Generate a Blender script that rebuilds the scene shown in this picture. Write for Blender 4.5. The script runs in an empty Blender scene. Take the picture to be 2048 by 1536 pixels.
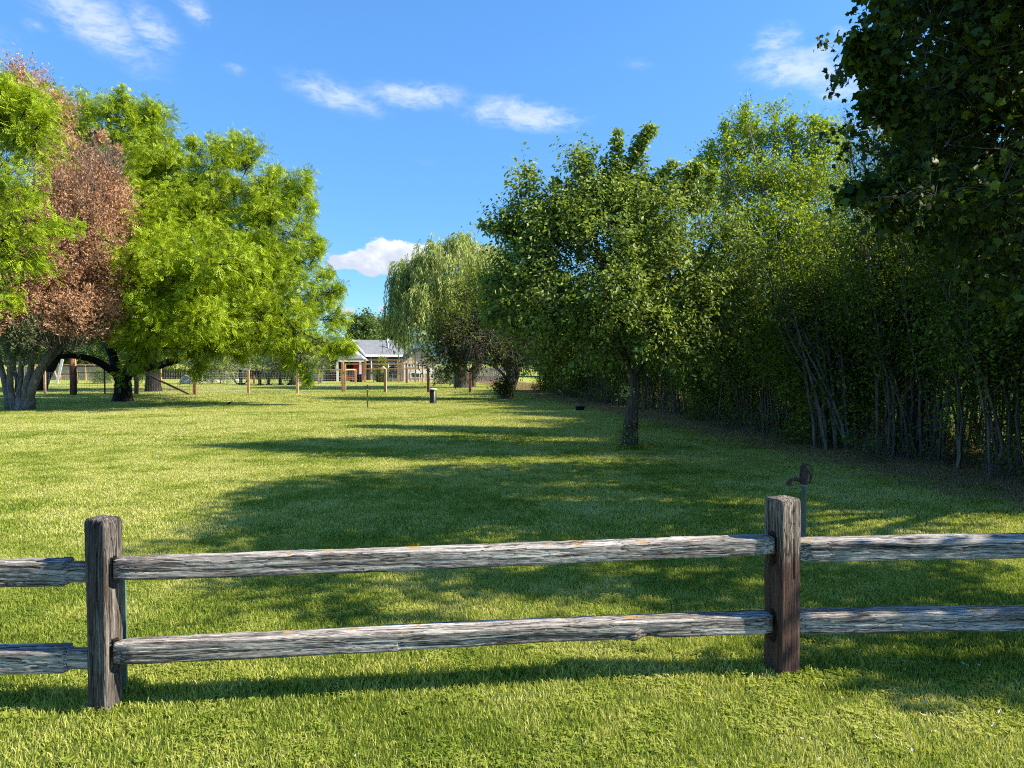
import bpy, math
import numpy as np
from mathutils import Vector, Matrix

# ------------------------------------------------------------------ camera, light, sky
scene = bpy.context.scene
COL = scene.collection
CAM_H, FOC, PITCH = 1.65, 1500.0, math.radians(-1.57)      # eye height, focal length in photo pixels, tilt
cd = bpy.data.cameras.new('camera')
cam = bpy.data.objects.new('camera', cd)
COL.objects.link(cam)
cam.location = (0, 0, CAM_H)
cam.rotation_euler = (math.pi / 2 + PITCH, 0, 0)
cd.sensor_width = 36.0
cd.lens = FOC / 2048 * 36.0
cd.clip_start = 0.05
cd.clip_end = 12000
scene.camera = cam

SUN_EL, SUN_AZ = math.radians(39.0), math.radians(94.5)      # azimuth clockwise from +Y
sd = bpy.data.lights.new('sun', 'SUN')
sd.energy = 4.8
sd.angle = math.radians(0.5)
sd.color = (1.0, 0.92, 0.76)
sun = bpy.data.objects.new('sun', sd)
COL.objects.link(sun)
sdir = Vector((math.sin(SUN_AZ) * math.cos(SUN_EL), math.cos(SUN_AZ) * math.cos(SUN_EL), math.sin(SUN_EL)))
sun.rotation_euler = sdir.to_track_quat('Z', 'Y').to_euler()
sun.location = (30, 0, 30)

scene.view_settings.view_transform = 'Standard'
scene.view_settings.look = 'None'
scene.view_settings.exposure = 1.12
scene.view_settings.gamma = 1.0
cy = scene.cycles
cy.max_bounces = 5
cy.diffuse_bounces = 3
cy.glossy_bounces = 1
cy.transmission_bounces = 3
cy.transparent_max_bounces = 4
cy.use_denoising = False
cy.filter_width = 1.1
cy.caustics_reflective = False
cy.caustics_refractive = False


class NT:
    """small helper for node trees"""
    def __init__(s, tree):
        s.t = tree
        s.n = tree.nodes
        s.l = tree.links

    def node(s, typ, **kw):
        n = s.n.new(typ)
        for k, v in kw.items():
            if k.startswith('i_'):
                key = k[2:]
                key = int(key) if key.isdigit() else key
                s.put(n.inputs[key], v)
            else:
                setattr(n, k, v)
        return n

    def put(s, sock, v):
        if isinstance(v, bpy.types.NodeSocket):
            s.l.new(v, sock)
        else:
            sock.default_value = v

    def math(s, op, a, b=0.0, c=0.0, clamp=False):
        n = s.n.new('ShaderNodeMath')
        n.operation = op
        n.use_clamp = clamp
        for i, v in enumerate((a, b, c)):
            s.put(n.inputs[i], v)
        return n.outputs[0]

    def noise(s, vec, scale, detail=3.0, rough=0.55, out='Fac'):
        n = s.n.new('ShaderNodeTexNoise')
        if vec is not None:
            s.l.new(vec, n.inputs['Vector'])
        n.inputs['Scale'].default_value = scale
        n.inputs['Detail'].default_value = detail
        n.inputs['Roughness'].default_value = rough
        return n.outputs[out]

    def mapping(s, vec, scale=(1, 1, 1), rot=(0, 0, 0), loc=(0, 0, 0)):
        n = s.n.new('ShaderNodeMapping')
        s.l.new(vec, n.inputs['Vector'])
        n.inputs['Scale'].default_value = scale
        n.inputs['Rotation'].default_value = rot
        n.inputs['Location'].default_value = loc
        return n.outputs[0]

    def ramp(s, fac, stops, interp='LINEAR'):
        n = s.n.new('ShaderNodeValToRGB')
        n.color_ramp.interpolation = interp
        e = n.color_ramp.elements
        while len(e) < len(stops):
            e.new(0.5)
        for k, (p, c) in enumerate(stops):
            e[k].position = p
            e[k].color = (*c, 1) if len(c) == 3 else c
        s.l.new(fac, n.inputs[0])
        return n.outputs[0]

    def mix(s, fac, a, b, blend='MIX'):
        n = s.n.new('ShaderNodeMix')
        n.data_type = 'RGBA'
        n.blend_type = blend
        s.put(n.inputs[0], fac)
        for k, v in ((6, a), (7, b)):
            if isinstance(v, bpy.types.NodeSocket):
                s.l.new(v, n.inputs[k])
            else:
                n.inputs[k].default_value = (*v, 1) if len(v) == 3 else v
        return n.outputs[2]

    def step(s, v, a, b):
        if a > b:
            return s.math('SUBTRACT', 1.0, s.step(v, b, a))
        n = s.n.new('ShaderNodeMapRange')
        n.interpolation_type = 'SMOOTHSTEP'
        s.put(n.inputs['Value'], v)
        n.inputs['From Min'].default_value = a
        n.inputs['From Max'].default_value = b
        return n.outputs[0]


def W(px, py, d):
    """the point whose picture position in the photograph is (px, py) and whose distance along the view axis is d"""
    u, v = (px - 1024) / FOC, -(py - 768) / FOC
    c, s = math.cos(PITCH), math.sin(PITCH)
    y, z = c - v * s, s + v * c
    k = d / y
    return np.array([u * k, d, CAM_H + z * k])


def G(px, py):
    """the ground point seen at (px, py)"""
    u, v = (px - 1024) / FOC, -(py - 768) / FOC
    c, s = math.cos(PITCH), math.sin(PITCH)
    y, z = c - v * s, s + v * c
    k = -CAM_H / z
    return np.array([u * k, y * k, 0.0])


world = bpy.data.worlds.new('World')
scene.world = world
world.use_nodes = True
T = NT(world.node_tree)
T.n.clear()
sky = T.node('ShaderNodeTexSky', sky_type='NISHITA', sun_disc=False, sun_elevation=SUN_EL, sun_rotation=SUN_AZ,
             altitude=800.0, air_density=1.0, dust_density=0.3, ozone_density=2.0)
hs = T.node('ShaderNodeHueSaturation', i_Saturation=1.19, i_Value=1.0, i_Color=sky.outputs[0])
skyc = T.mix(1.0, hs.outputs[0], (0.80, 0.96, 1.07), 'MULTIPLY')
tc = T.node('ShaderNodeTexCoord')
sep = T.node('ShaderNodeSeparateXYZ', i_0=tc.outputs['Generated'])
az = T.math('ARCTAN2', sep.outputs[0], sep.outputs[1])
el = T.math('ARCTAN2', sep.outputs[2], T.math('SQRT', T.math('ADD', T.math('MULTIPLY', sep.outputs[0], sep.outputs[0]),
                                                          T.math('MULTIPLY', sep.outputs[1], sep.outputs[1]))))

hz = T.step(el, -0.05, 0.50)
skyc = T.mix(1.0, skyc, T.mix(hz, (0.40, 0.52, 0.58), (1, 1, 1)), 'MULTIPLY')


def azel(px, py):
    p = W(px, py, 100.0) - np.array([0, 0, CAM_H])
    return math.atan2(p[0], p[1]), math.atan2(p[2], math.hypot(p[0], p[1]))


cxyz = T.node('ShaderNodeCombineXYZ', i_0=az, i_1=el, i_2=0.0).outputs[0]
warp = T.noise(T.mapping(cxyz, (1, 1.6, 1)), 9.0, 4, 0.6, 'Color')
wv = T.node('ShaderNodeVectorMath', operation='MULTIPLY_ADD', i_0=warp, i_1=(0.05, 0.03, 0), i_2=cxyz).outputs[0]


def cloud_field(ells, power=1.0):
    acc = None
    for (px, py, rx, ry, rot, amp) in ells:
        a0, e0 = azel(px, py)
        m = T.node('ShaderNodeMapping', vector_type='TEXTURE')
        T.l.new(wv, m.inputs['Vector'])
        m.inputs['Location'].default_value = (a0 + 0.025, e0 + 0.015, 0)
        m.inputs['Rotation'].default_value = (0, 0, math.radians(rot))
        m.inputs['Scale'].default_value = (rx / FOC, ry / FOC, 1)
        ln = T.node('ShaderNodeVectorMath', operation='LENGTH', i_0=m.outputs[0]).outputs['Value']
        f = T.math('MULTIPLY', T.math('SUBTRACT', 1.0, ln, clamp=True), amp)
        acc = f if acc is None else T.math('MAXIMUM', acc, f)
    return acc


wisps = [(830, 188, 145, 34, -3, 1.0), (1050, 232, 165, 40, -2, 1.2), (670, 190, 130, 40, -12, .85), (985, 205, 60, 30, 0, .5),
         (170, 30, 190, 60, -28, .9), (300, 60, 75, 45, -35, .9), (225, 85, 60, 30, 0, .7), (380, 15, 60, 30, -30, .9), (70, 45, 40, 25, 0, .5),
         (1600, 138, 150, 45, -10, 1.15), (1545, 80, 60, 35, 10, .9), (1640, 100, 70, 22, 10, .7), (1700, 170, 90, 40, -8, 1.0),
         (1690, 60, 30, 16, 0, .6), (1760, 245, 60, 22, 8, .9), (1640, 260, 90, 14, 6, .7), (470, 148, 35, 18, 0, .5),
         (1275, 130, 50, 18, 0, .4), (300, 100, 50, 20, 0, .45), (850, 320, 40, 14, 0, .25), (2100, 60, 200, 60, 0, .8), (-200, 90, 200, 60, 10, .9)]
fw = cloud_field(wisps)
nz = T.noise(T.mapping(wv, (1, 2.6, 1), rot=(0, 0, 0.45)), 40.0, 8, 0.68)
nz2 = T.noise(T.mapping(wv, (1, 1.3, 1)), 14.0, 4, 0.6)
tex = T.math('ADD', T.math('MULTIPLY', nz, .6), T.math('MULTIPLY', nz2, .4))
fac_w = T.math('MULTIPLY', T.step(T.math('ADD', tex, T.math('MULTIPLY', fw, .20)), .44, .80), T.step(fw, 0.0, 0.70))
fac_w = T.math('MULTIPLY', fac_w, 0.64, clamp=True)
cums = [(715, 522, 68, 30, 8, 1.5), (790, 508, 90, 40, 0, 1.7), (760, 535, 80, 26, 0, 1.3), (850, 500, 60, 26, -10, 1.3), (930, 508, 70, 25, 0, 1.3),
        (690, 623, 30, 15, 0, 1.0), (766, 614, 17, 13, 0, 1.0), (1985, 560, 60, 40, 0, 1.2)]
fc = cloud_field(cums)
cn = T.noise(T.mapping(cxyz, (1, 1.25, 1)), 36.0, 6, 0.6)
dens = T.math('ADD', fc, T.math('MULTIPLY', T.math('SUBTRACT', cn, 0.5), 1.7))
fac_c = T.math('MULTIPLY', T.step(dens, 0.30, 0.62), T.step(fc, 0.0, 0.12))
# grey underside of the cumulus: less light where the cloud is thickest and low
a0, e0 = azel(770, 505)
low = T.step(T.math('ADD', T.math('SUBTRACT', e0, el), T.math('MULTIPLY', T.math('SUBTRACT', cn, .5), .11)), -0.020, 0.022)
cumc = T.mix(T.math('MULTIPLY', low, .85), (3.9, 4.05, 4.25), (2.35, 2.65, 3.3))
c1 = T.mix(fac_w, skyc, (3.5, 3.8, 4.3))
c2 = T.mix(fac_c, c1, cumc)
bg = T.node('ShaderNodeBackground', i_Strength=0.126, i_Color=c2)
wo = T.node('ShaderNodeOutputWorld', i_Surface=bg.outputs[0])
world.cycles.sampling_method = 'MANUAL'
world.cycles.sample_map_resolution = 512

# ------------------------------------------------------------------ helpers: objects and meshes


def link(o, parent=None):
    COL.objects.link(o)
    if parent is not None:
        o.parent = parent
    return o


def tag(o, label=None, cat=None, group=None, kind=None):
    if label: o['label'] = label
    if cat: o['category'] = cat
    if group: o['group'] = group
    if kind: o['kind'] = kind
    return o


def empty(name, loc=(0, 0, 0), rz=0.0, label=None, cat=None, group=None):
    o = bpy.data.objects.new(name, None)
    link(o)
    o.location = tuple(float(v) for v in loc)
    o.rotation_euler = (0, 0, rz)
    o.empty_display_size = 0.2
    return tag(o, label, cat, group)


def copy_tree(o, parent=None):
    c = o.copy()
    COL.objects.link(c)
    c.parent = parent
    for ch in [x for x in COL.objects if x.parent == o]:
        copy_tree(ch, c)
    return c


def mesh_np(name, V, F, mat, parent=None, tint=None, smooth=False, mats=None, midx=None):
    """V (n,3), F (m,k) constant-size faces or list of such arrays"""
    Fs = F if isinstance(F, list) else [F]
    Fs = [np.asarray(f, dtype=np.int32) for f in Fs if len(f)]
    me = bpy.data.meshes.new(name)
    V = np.asarray(V, dtype=np.float32)
    me.vertices.add(len(V))
    me.vertices.foreach_set('co', V.ravel())
    loops = np.concatenate([f.ravel() for f in Fs])
    tot = np.concatenate([np.full(len(f), f.shape[1], dtype=np.int32) for f in Fs])
    st = np.concatenate([[0], np.cumsum(tot)[:-1]]).astype(np.int32)
    me.loops.add(len(loops))
    me.loops.foreach_set('vertex_index', loops)
    me.polygons.add(len(tot))
    me.polygons.foreach_set('loop_start', st)
    me.polygons.foreach_set('loop_total', tot)
    if smooth:
        me.polygons.foreach_set('use_smooth', np.ones(len(tot), dtype=bool))
    if tint is not None:
        a = me.attributes.new('tint', 'FLOAT', 'FACE')
        a.data.foreach_set('value', np.asarray(tint, dtype=np.float32))
    for m in (mats or [mat]):
        me.materials.append(m)
    if midx is not None:
        me.polygons.foreach_set('material_index', np.asarray(midx, dtype=np.int32))
    me.update(calc_edges=True)
    o = bpy.data.objects.new(name, me)
    link(o, parent)
    return o


class MB:
    """collects plain shapes into one mesh"""
    def __init__(s):
        s.V = []
        s.F = []

    def add(s, V, F):
        b = len(s.V)
        s.V += [tuple(float(c) for c in v) for v in V]
        s.F += [tuple(i + b for i in f) for f in F]

    def box(s, x0, x1, y0, y1, z0, z1, M=None):
        V = [(x0, y0, z0), (x1, y0, z0), (x1, y1, z0), (x0, y1, z0), (x0, y0, z1), (x1, y0, z1), (x1, y1, z1), (x0, y1, z1)]
        if M is not None:
            V = [tuple(M @ Vector(v)) for v in V]
        s.add(V, [(0, 3, 2, 1), (4, 5, 6, 7), (0, 1, 5, 4), (1, 2, 6, 5), (2, 3, 7, 6), (3, 0, 4, 7)])
        return s

    def bar(s, a, b, w, h=None, up=(0, 0, 1)):
        a, b = Vector(a), Vector(b)
        h = h or w
        t = (b - a).normalized()
        u = Vector(up)
        if abs(t.dot(u)) > .95:
            u = Vector((0, 1, 0))
        sd_ = t.cross(u).normalized() * (w / 2)
        uu = sd_.cross(t).normalized() * (h / 2)
        V = [a - sd_ - uu, a + sd_ - uu, a + sd_ + uu, a - sd_ + uu, b - sd_ - uu, b + sd_ - uu, b + sd_ + uu, b - sd_ + uu]
        s.add(V, [(0, 1, 2, 3), (7, 6, 5, 4), (0, 4, 5, 1), (1, 5, 6, 2), (2, 6, 7, 3), (3, 7, 4, 0)])
        return s

    def tube(s, pts, r, n=8, cap=True):
        V, F = tube_arrays(np.array(pts, dtype=float), np.full(len(pts), r) if np.isscalar(r) else np.array(r), n)
        b = len(s.V)
        s.add(V, [tuple(f) for f in F])
        if cap:
            s.F.append(tuple(b + i for i in range(n))[::-1])
            s.F.append(tuple(b + (len(pts) - 1) * n + i for i in range(n)))
        return s

    def lathe(s, prof, c=(0, 0, 0), n=20):
        V = []
        for (r, z) in prof:
            for k in range(n):
                a = 2 * math.pi * k / n
                V.append((c[0] + r * math.cos(a), c[1] + r * math.sin(a), c[2] + z))
        F = []
        for i in range(len(prof) - 1):
            for k in range(n):
                F.append((i * n + k, i * n + (k + 1) % n, (i + 1) * n + (k + 1) % n, (i + 1) * n + k))
        F.append(tuple(range(n))[::-1])
        F.append(tuple((len(prof) - 1) * n + k for k in range(n)))
        s.add(V, F)
        return s

    def prism(s, poly, y0, y1):
        """poly: list of (x,z); extruded along y"""
        n = len(poly)
        V = [(x, y0, z) for x, z in poly] + [(x, y1, z) for x, z in poly]
        F = [tuple(range(n)), tuple(range(2 * n - 1, n - 1, -1))] + [(i, i + n, (i + 1) % n + n, (i + 1) % n) for i in range(n)]
        s.add(V, F)
        return s

    def build(s, name, mat, parent=None, smooth=False, bevel=0.0):
        me = bpy.data.meshes.new(name)
        me.from_pydata(s.V, [], s.F)
        me.materials.append(mat)
        if smooth:
            for p in me.polygons:
                p.use_smooth = True
        me.update()
        o = bpy.data.objects.new(name, me)
        link(o, parent)
        if bevel > 0:
            b = o.modifiers.new('bevel', 'BEVEL')
            b.width = bevel
            b.segments = 2
            b.limit_method = 'ANGLE'
        return o


def tube_arrays(P, R, n=6):
    m = len(P)
    Tn = np.gradient(P, axis=0)
    Tn /= np.linalg.norm(Tn, axis=1, keepdims=True) + 1e-9
    ref = np.array([0.31, 0.87, 0.13]) if abs(Tn[:, 2]).mean() > .5 else np.array([0, 0.1, 1.0])
    A = np.cross(Tn, ref)
    A /= np.linalg.norm(A, axis=1, keepdims=True) + 1e-9
    B = np.cross(Tn, A)
    th = np.linspace(0, 2 * np.pi, n, endpoint=False)
    V = P[:, None, :] + R[:, None, None] * (np.cos(th)[None, :, None] * A[:, None, :] + np.sin(th)[None, :, None] * B[:, None, :])
    i, k = np.meshgrid(np.arange(m - 1), np.arange(n), indexing='ij')
    F = np.stack([i * n + k, i * n + (k + 1) % n, (i + 1) * n + (k + 1) % n, (i + 1) * n + k], -1).reshape(-1, 4)
    return V.reshape(-1, 3), F


def multi_tube(P, R, n=3):
    """many equal-length paths at once: P (K,m,3), R (K,m)"""
    K, m = P.shape[:2]
    Tn = np.gradient(P, axis=1)
    Tn /= np.linalg.norm(Tn, axis=2, keepdims=True) + 1e-9
    A = np.cross(Tn, np.array([0.2, 0.9, 0.35]))
    A /= np.linalg.norm(A, axis=2, keepdims=True) + 1e-9
    B = np.cross(Tn, A)
    th = np.linspace(0, 2 * np.pi, n, endpoint=False)
    V = P[:, :, None, :] + R[:, :, None, None] * (np.cos(th)[None, None, :, None] * A[:, :, None, :] + np.sin(th)[None, None, :, None] * B[:, :, None, :])
    i, k = np.meshgrid(np.arange(m - 1), np.arange(n), indexing='ij')
    F = np.stack([i * n + k, i * n + (k + 1) % n, (i + 1) * n + (k + 1) % n, (i + 1) * n + k], -1).reshape(-1, 4)
    F = (np.arange(K)[:, None, None] * (m * n) + F[None]).reshape(-1, 4)
    return V.reshape(-1, 3), F


def unit(a):
    return a / (np.linalg.norm(a, axis=-1, keepdims=True) + 1e-9)


def vnoise(p, s, seed=0.0):
    q = np.asarray(p, dtype=float) / s + seed * 7.31
    i = np.floor(q)
    f = q - i
    f = f * f * (3 - 2 * f)
    def h(a):
        v = np.sin(a[..., 0] * 127.1 + a[..., 1] * 311.7 + a[..., 2] * 74.7 + seed * 13.1) * 43758.5453
        return v - np.floor(v)
    r = 0
    for dx in (0, 1):
        for dy in (0, 1):
            for dz in (0, 1):
                w = (f[..., 0] if dx else 1 - f[..., 0]) * (f[..., 1] if dy else 1 - f[..., 1]) * (f[..., 2] if dz else 1 - f[..., 2])
                r = r + w * h(i + np.array([dx, dy, dz]))
    return r

# ------------------------------------------------------------------ materials


def new_mat(name):
    m = bpy.data.materials.new(name)
    m.use_nodes = True
    t = NT(m.node_tree)
    t.n.clear()
    return m, t


def finish(t, color, rough=0.7, bump=None, bstr=0.3, bdist=0.01, metal=0.0, spec=0.35):
    b = t.node('ShaderNodeBsdfPrincipled')
    t.put(b.inputs['Base Color'], color if isinstance(color, bpy.types.NodeSocket) else (*color, 1))
    t.put(b.inputs['Roughness'], rough)
    b.inputs['Metallic'].default_value = metal
    b.inputs['Specular IOR Level'].default_value = spec
    if bump is not None:
        bn = t.node('ShaderNodeBump', i_Strength=bstr, i_Distance=bdist, i_Height=bump)
        t.l.new(bn.outputs[0], b.inputs['Normal'])
    t.node('ShaderNodeOutputMaterial', i_0=b.outputs[0])


def flat_mat(name, col, rough=0.7, var=0.12, scale=6.0, metal=0.0, spec=0.35, bump=0.15):
    m, t = new_mat(name)
    tcn = t.node('ShaderNodeTexCoord').outputs['Object']
    n = t.noise(tcn, scale, 5, 0.6)
    lo = tuple(c * (1 - var * 2) for c in col)
    hi = tuple(min(1, c * (1 + var * 2)) for c in col)
    finish(t, t.ramp(n, [(.25, lo), (.75, hi)]), rough, n, bump, 0.01, metal, spec)
    return m


def leaf_mat(name, stops, trans=0.38, rough=0.5, spec=0.22, tr_tint=(1.15, 1.1, 0.5)):
    m, t = new_mat(name)
    a = t.node('ShaderNodeAttribute', attribute_name='tint').outputs['Fac']
    c = t.ramp(a, stops)
    b = t.node('ShaderNodeBsdfPrincipled', i_Roughness=rough)
    t.put(b.inputs['Base Color'], c)
    b.inputs['Specular IOR Level'].default_value = spec
    tr = t.node('ShaderNodeBsdfTranslucent', i_Color=t.mix(1.0, c, tr_tint, 'MULTIPLY'))
    mx = t.node('ShaderNodeMixShader', i_0=trans, i_1=b.outputs[0], i_2=tr.outputs[0])
    t.node('ShaderNodeOutputMaterial', i_0=mx.outputs[0])
    return m


def bark_mat(name, dark, light, sx=9.0, sz=1.6):
    m, t = new_mat(name)
    tcn = t.node('ShaderNodeTexCoord').outputs['Object']
    v = t.mapping(tcn, (sx, sx, sz))
    n = t.noise(v, 2.2, 8, 0.65)
    n2 = t.noise(tcn, 3.0, 3)
    f = t.math('ADD', t.math('MULTIPLY', n, .75), t.math('MULTIPLY', n2, .25))
    finish(t, t.ramp(f, [(.36, dark), (.62, light)]), 0.9, n, 0.8, 0.04, spec=0.15)
    return m


def wood_grain_mat(name, axis, stops, stain=None, lichen=False, head=None):
    """weathered timber: grain runs along the object's own axis"""
    m, t = new_mat(name)
    tcn = t.node('ShaderNodeTexCoord').outputs['Object']
    oi = t.node('ShaderNodeObjectInfo').outputs['Random']
    off = t.node('ShaderNodeCombineXYZ', i_0=t.math('MULTIPLY', oi, 17.0), i_1=t.math('MULTIPLY', oi, 5.0), i_2=t.math('MULTIPLY', oi, 9.0)).outputs[0]
    v = t.node('ShaderNodeVectorMath', operation='ADD', i_0=tcn, i_1=off).outputs[0]
    wob = t.noise(v, 2.5, 3, .5, 'Color')
    v = t.node('ShaderNodeVectorMath', operation='MULTIPLY_ADD', i_0=wob, i_1=(0.05, 0.05, 0.05), i_2=v).outputs[0]
    sc = [62.0, 62.0, 62.0]
    sc[axis] = 1.0
    g = t.noise(t.mapping(v, tuple(sc)), 2.0, 7, 0.7)
    sc2 = [9.0, 9.0, 9.0]
    sc2[axis] = 0.7
    g2 = t.noise(t.mapping(v, tuple(sc2)), 1.6, 4, 0.6)
    sc3 = [60.0, 60.0, 60.0]
    sc3[axis] = 14.0
    g3 = t.noise(t.mapping(v, tuple(sc3)), 2.0, 5, 0.7)
    f = t.math('ADD', t.math('ADD', t.math('MULTIPLY', g, .62), t.math('MULTIPLY', g2, .38)), t.math('MULTIPLY', t.math('SUBTRACT', g3, .5), .22))
    c = t.ramp(f, stops)
    # narrow drying cracks
    scc = [26.0, 26.0, 26.0]
    scc[axis] = .55
    crk = t.noise(t.mapping(v, tuple(scc)), 1.9, 2, 0.5)
    crk = t.math('MULTIPLY', t.step(t.math('ABSOLUTE', t.math('SUBTRACT', crk, .5)), .022, .004), 1.0)
    c = t.mix(t.math('MULTIPLY', crk, .8), c, (0.016, 0.013, 0.012))
    if stain:
        s2 = t.noise(t.mapping(v, tuple(2.2 if k != axis else .8 for k in range(3))), 1.5, 3, .5)
        sf = t.math('MULTIPLY', t.step(s2, stain[1], stain[2]), stain[3])
        if head:
            zz = t.node('ShaderNodeSeparateXYZ', i_0=tcn).outputs[2]
            zz = t.math('ADD', zz, t.math('MULTIPLY', t.math('SUBTRACT', g, .5), .35))
            sf = t.math('MULTIPLY', sf, t.step(zz, head[0], head[1]))
        c = t.mix(sf, c, t.mix(g, tuple(x * .45 for x in stain[0]), tuple(x * 1.5 for x in stain[0])))
    if lichen:
        geo = t.node('ShaderNodeNewGeometry')
        nz_ = t.node('ShaderNodeSeparateXYZ', i_0=geo.outputs['True Normal']).outputs[2]
        l1 = t.noise(v, 7.0, 2, .5)
        l2 = t.noise(v, 60.0, 4, .7)
        lf = t.math('MULTIPLY', t.step(t.math('ADD', l1, t.math('MULTIPLY', t.math('SUBTRACT', l2, .5), .55)), .625, .69), t.step(nz_, .45, .75))
        c = t.mix(lf, c, t.mix(l2, (0.36, 0.19, 0.05), (0.55, 0.36, 0.14)))
    h = t.math('SUBTRACT', t.math('ADD', t.math('MULTIPLY', g, .7), t.math('MULTIPLY', g3, .3)), t.math('MULTIPLY', crk, .8))
    finish(t, c, 0.85, h, 0.9, 0.012, spec=0.2)
    return m


GREY = [(.34, (0.020, 0.015, 0.012)), (.43, (0.12, 0.10, 0.088)), (.51, (0.34, 0.305, 0.27)), (.62, (0.72, 0.66, 0.58))]
M_rail = wood_grain_mat('weathered rail wood', 0, GREY, lichen=True)
M_post_a = wood_grain_mat('weathered post wood dark', 2, [(.34, (0.022, 0.016, 0.013)), (.46, (0.070, 0.056, 0.049)), (.56, (0.19, 0.165, 0.145)), (.68, (0.46, 0.42, 0.37))],
                          ((0.085, 0.050, 0.036), .45, .65, .45), head=(.75, .55))
M_post_b = wood_grain_mat('weathered post wood red', 2, [(.34, (0.030, 0.022, 0.016)), (.46, (0.13, 0.10, 0.078)), (.56, (0.30, 0.25, 0.20)), (.68, (0.58, 0.51, 0.43))],
                          ((0.070, 0.034, 0.026), .34, .50, .85), head=(.72, .58))
M_bark_dark = bark_mat('dark bark', (0.010, 0.008, 0.007), (0.045, 0.035, 0.028))
M_bark_grey = bark_mat('grey bark', (0.055, 0.045, 0.038), (0.26, 0.225, 0.19))
M_bark_jun = bark_mat('pale shredding bark', (0.030, 0.024, 0.020), (0.34, 0.30, 0.265), 20, 1.0)
M_bark_apple = bark_mat('apple bark', (0.03, 0.024, 0.019), (0.16, 0.13, 0.10))
M_bark_willow = bark_mat('willow bark', (0.022, 0.018, 0.013), (0.12, 0.10, 0.08))
M_stem = bark_mat('shrub stem bark', (0.04, 0.032, 0.025), (0.24, 0.20, 0.16), 14, 2)
M_twig = flat_mat('bare twigs', (0.16, 0.13, 0.11), .9, .2)
M_twig_purple = flat_mat('dry purple twigs', (0.11, 0.085, 0.075), .9, .2)

L_locust = leaf_mat('locust leaves', [(0, (0.06, 0.11, 0.008)), (.4, (0.27, 0.38, 0.012)), (1, (0.58, 0.67, 0.04))], .34)
L_brown = leaf_mat('dead cedar foliage', [(0, (0.18, 0.095, 0.055)), (.4, (0.46, 0.26, 0.145)), (.8, (0.70, 0.44, 0.27)), (1, (0.52, 0.44, 0.31))], .2, .8, .1, (1.1, .9, .7))
L_sage = leaf_mat('sage green cedar foliage', [(0, (0.10, 0.12, 0.06)), (1, (0.24, 0.27, 0.15))], .2, .8, .1)
L_willow = leaf_mat('willow leaves', [(0, (0.18, 0.23, 0.06)), (.5, (0.46, 0.52, 0.16)), (1, (0.70, 0.74, 0.34))], .42)
L_dark = leaf_mat('small dark tree leaves', [(0, (0.06, 0.09, 0.015)), (.6, (0.16, 0.21, 0.02)), (1, (0.34, 0.40, 0.03))], .4)
L_apple = leaf_mat('apple leaves', [(0, (0.06, 0.11, 0.018)), (.45, (0.19, 0.275, 0.045)), (.8, (0.38, 0.47, 0.10)), (1, (0.60, 0.66, 0.30))], .42, .45, .3)
L_tall = leaf_mat('tall shrub leaves', [(0, (0.12, 0.19, 0.015)), (.5, (0.31, 0.42, 0.03)), (1, (0.54, 0.62, 0.06))], .45)
L_feather = leaf_mat('feathery leaves', [(0, (0.09, 0.14, 0.018)), (.6, (0.24, 0.33, 0.03)), (1, (0.46, 0.54, 0.06))], .42)
L_hedge = leaf_mat('hedge leaves', [(0, (0.035, 0.07, 0.014)), (.5, (0.14, 0.22, 0.030)), (1, (0.40, 0.50, 0.07))], .48)
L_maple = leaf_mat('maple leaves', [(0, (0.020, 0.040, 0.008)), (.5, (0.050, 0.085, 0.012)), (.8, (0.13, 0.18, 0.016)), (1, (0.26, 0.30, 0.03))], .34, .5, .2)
L_olive = leaf_mat('silvery olive leaves', [(0, (0.16, 0.20, 0.10)), (1, (0.42, 0.45, 0.32))], .3)
L_far = leaf_mat('far tree leaves', [(0, (0.07, 0.12, 0.035)), (.6, (0.15, 0.22, 0.055)), (1, (0.28, 0.36, 0.10))], .3)
L_yellow = leaf_mat('yellow green leaves', [(0, (0.12, 0.17, 0.015)), (1, (0.30, 0.36, 0.04))], .4)

# ------------------------------------------------------------------ lawn


def hedge_x(y):
    return 7.25 - 0.16 * (y - 10.6)


def grass_tone(t):
    """large patches of greener and of drier turf, and the brown dead strip along the hedge; the same on soil sheet and blades"""
    pos = t.node('ShaderNodeNewGeometry').outputs['Position']
    flat = t.mapping(pos, (1, 1, 0))
    n1 = t.noise(flat, 0.33, 4, 0.6)
    n2 = t.noise(t.mapping(pos, (1, 1, 0), rot=(0, 0, .6)), 1.7, 4, 0.6)
    n3 = t.noise(flat, 6.0, 3, 0.6)
    dry = t.math('ADD', t.math('ADD', t.math('MULTIPLY', n1, .5), t.math('MULTIPLY', n2, .35)), t.math('MULTIPLY', n3, .15))
    # the lawn gets drier and yellower towards the far fence
    sx = t.node('ShaderNodeSeparateXYZ', i_0=pos)
    far = t.step(sx.outputs[1], 4.0, 26.0)
    dry = t.math('ADD', dry, t.math('MULTIPLY', far, .05))
    edge = t.math('ADD', t.math('SUBTRACT', sx.outputs[0], 7.25), t.math('MULTIPLY', t.math('SUBTRACT', sx.outputs[1], 10.6), .16))
    edge = t.math('ADD', edge, t.math('MULTIPLY', t.math('SUBTRACT', n2, .5), 3.4))
    brown = t.math('MULTIPLY', t.step(edge, -2.3, -1.2), t.step(edge, 3.6, 2.2))
    return dry, brown


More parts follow.
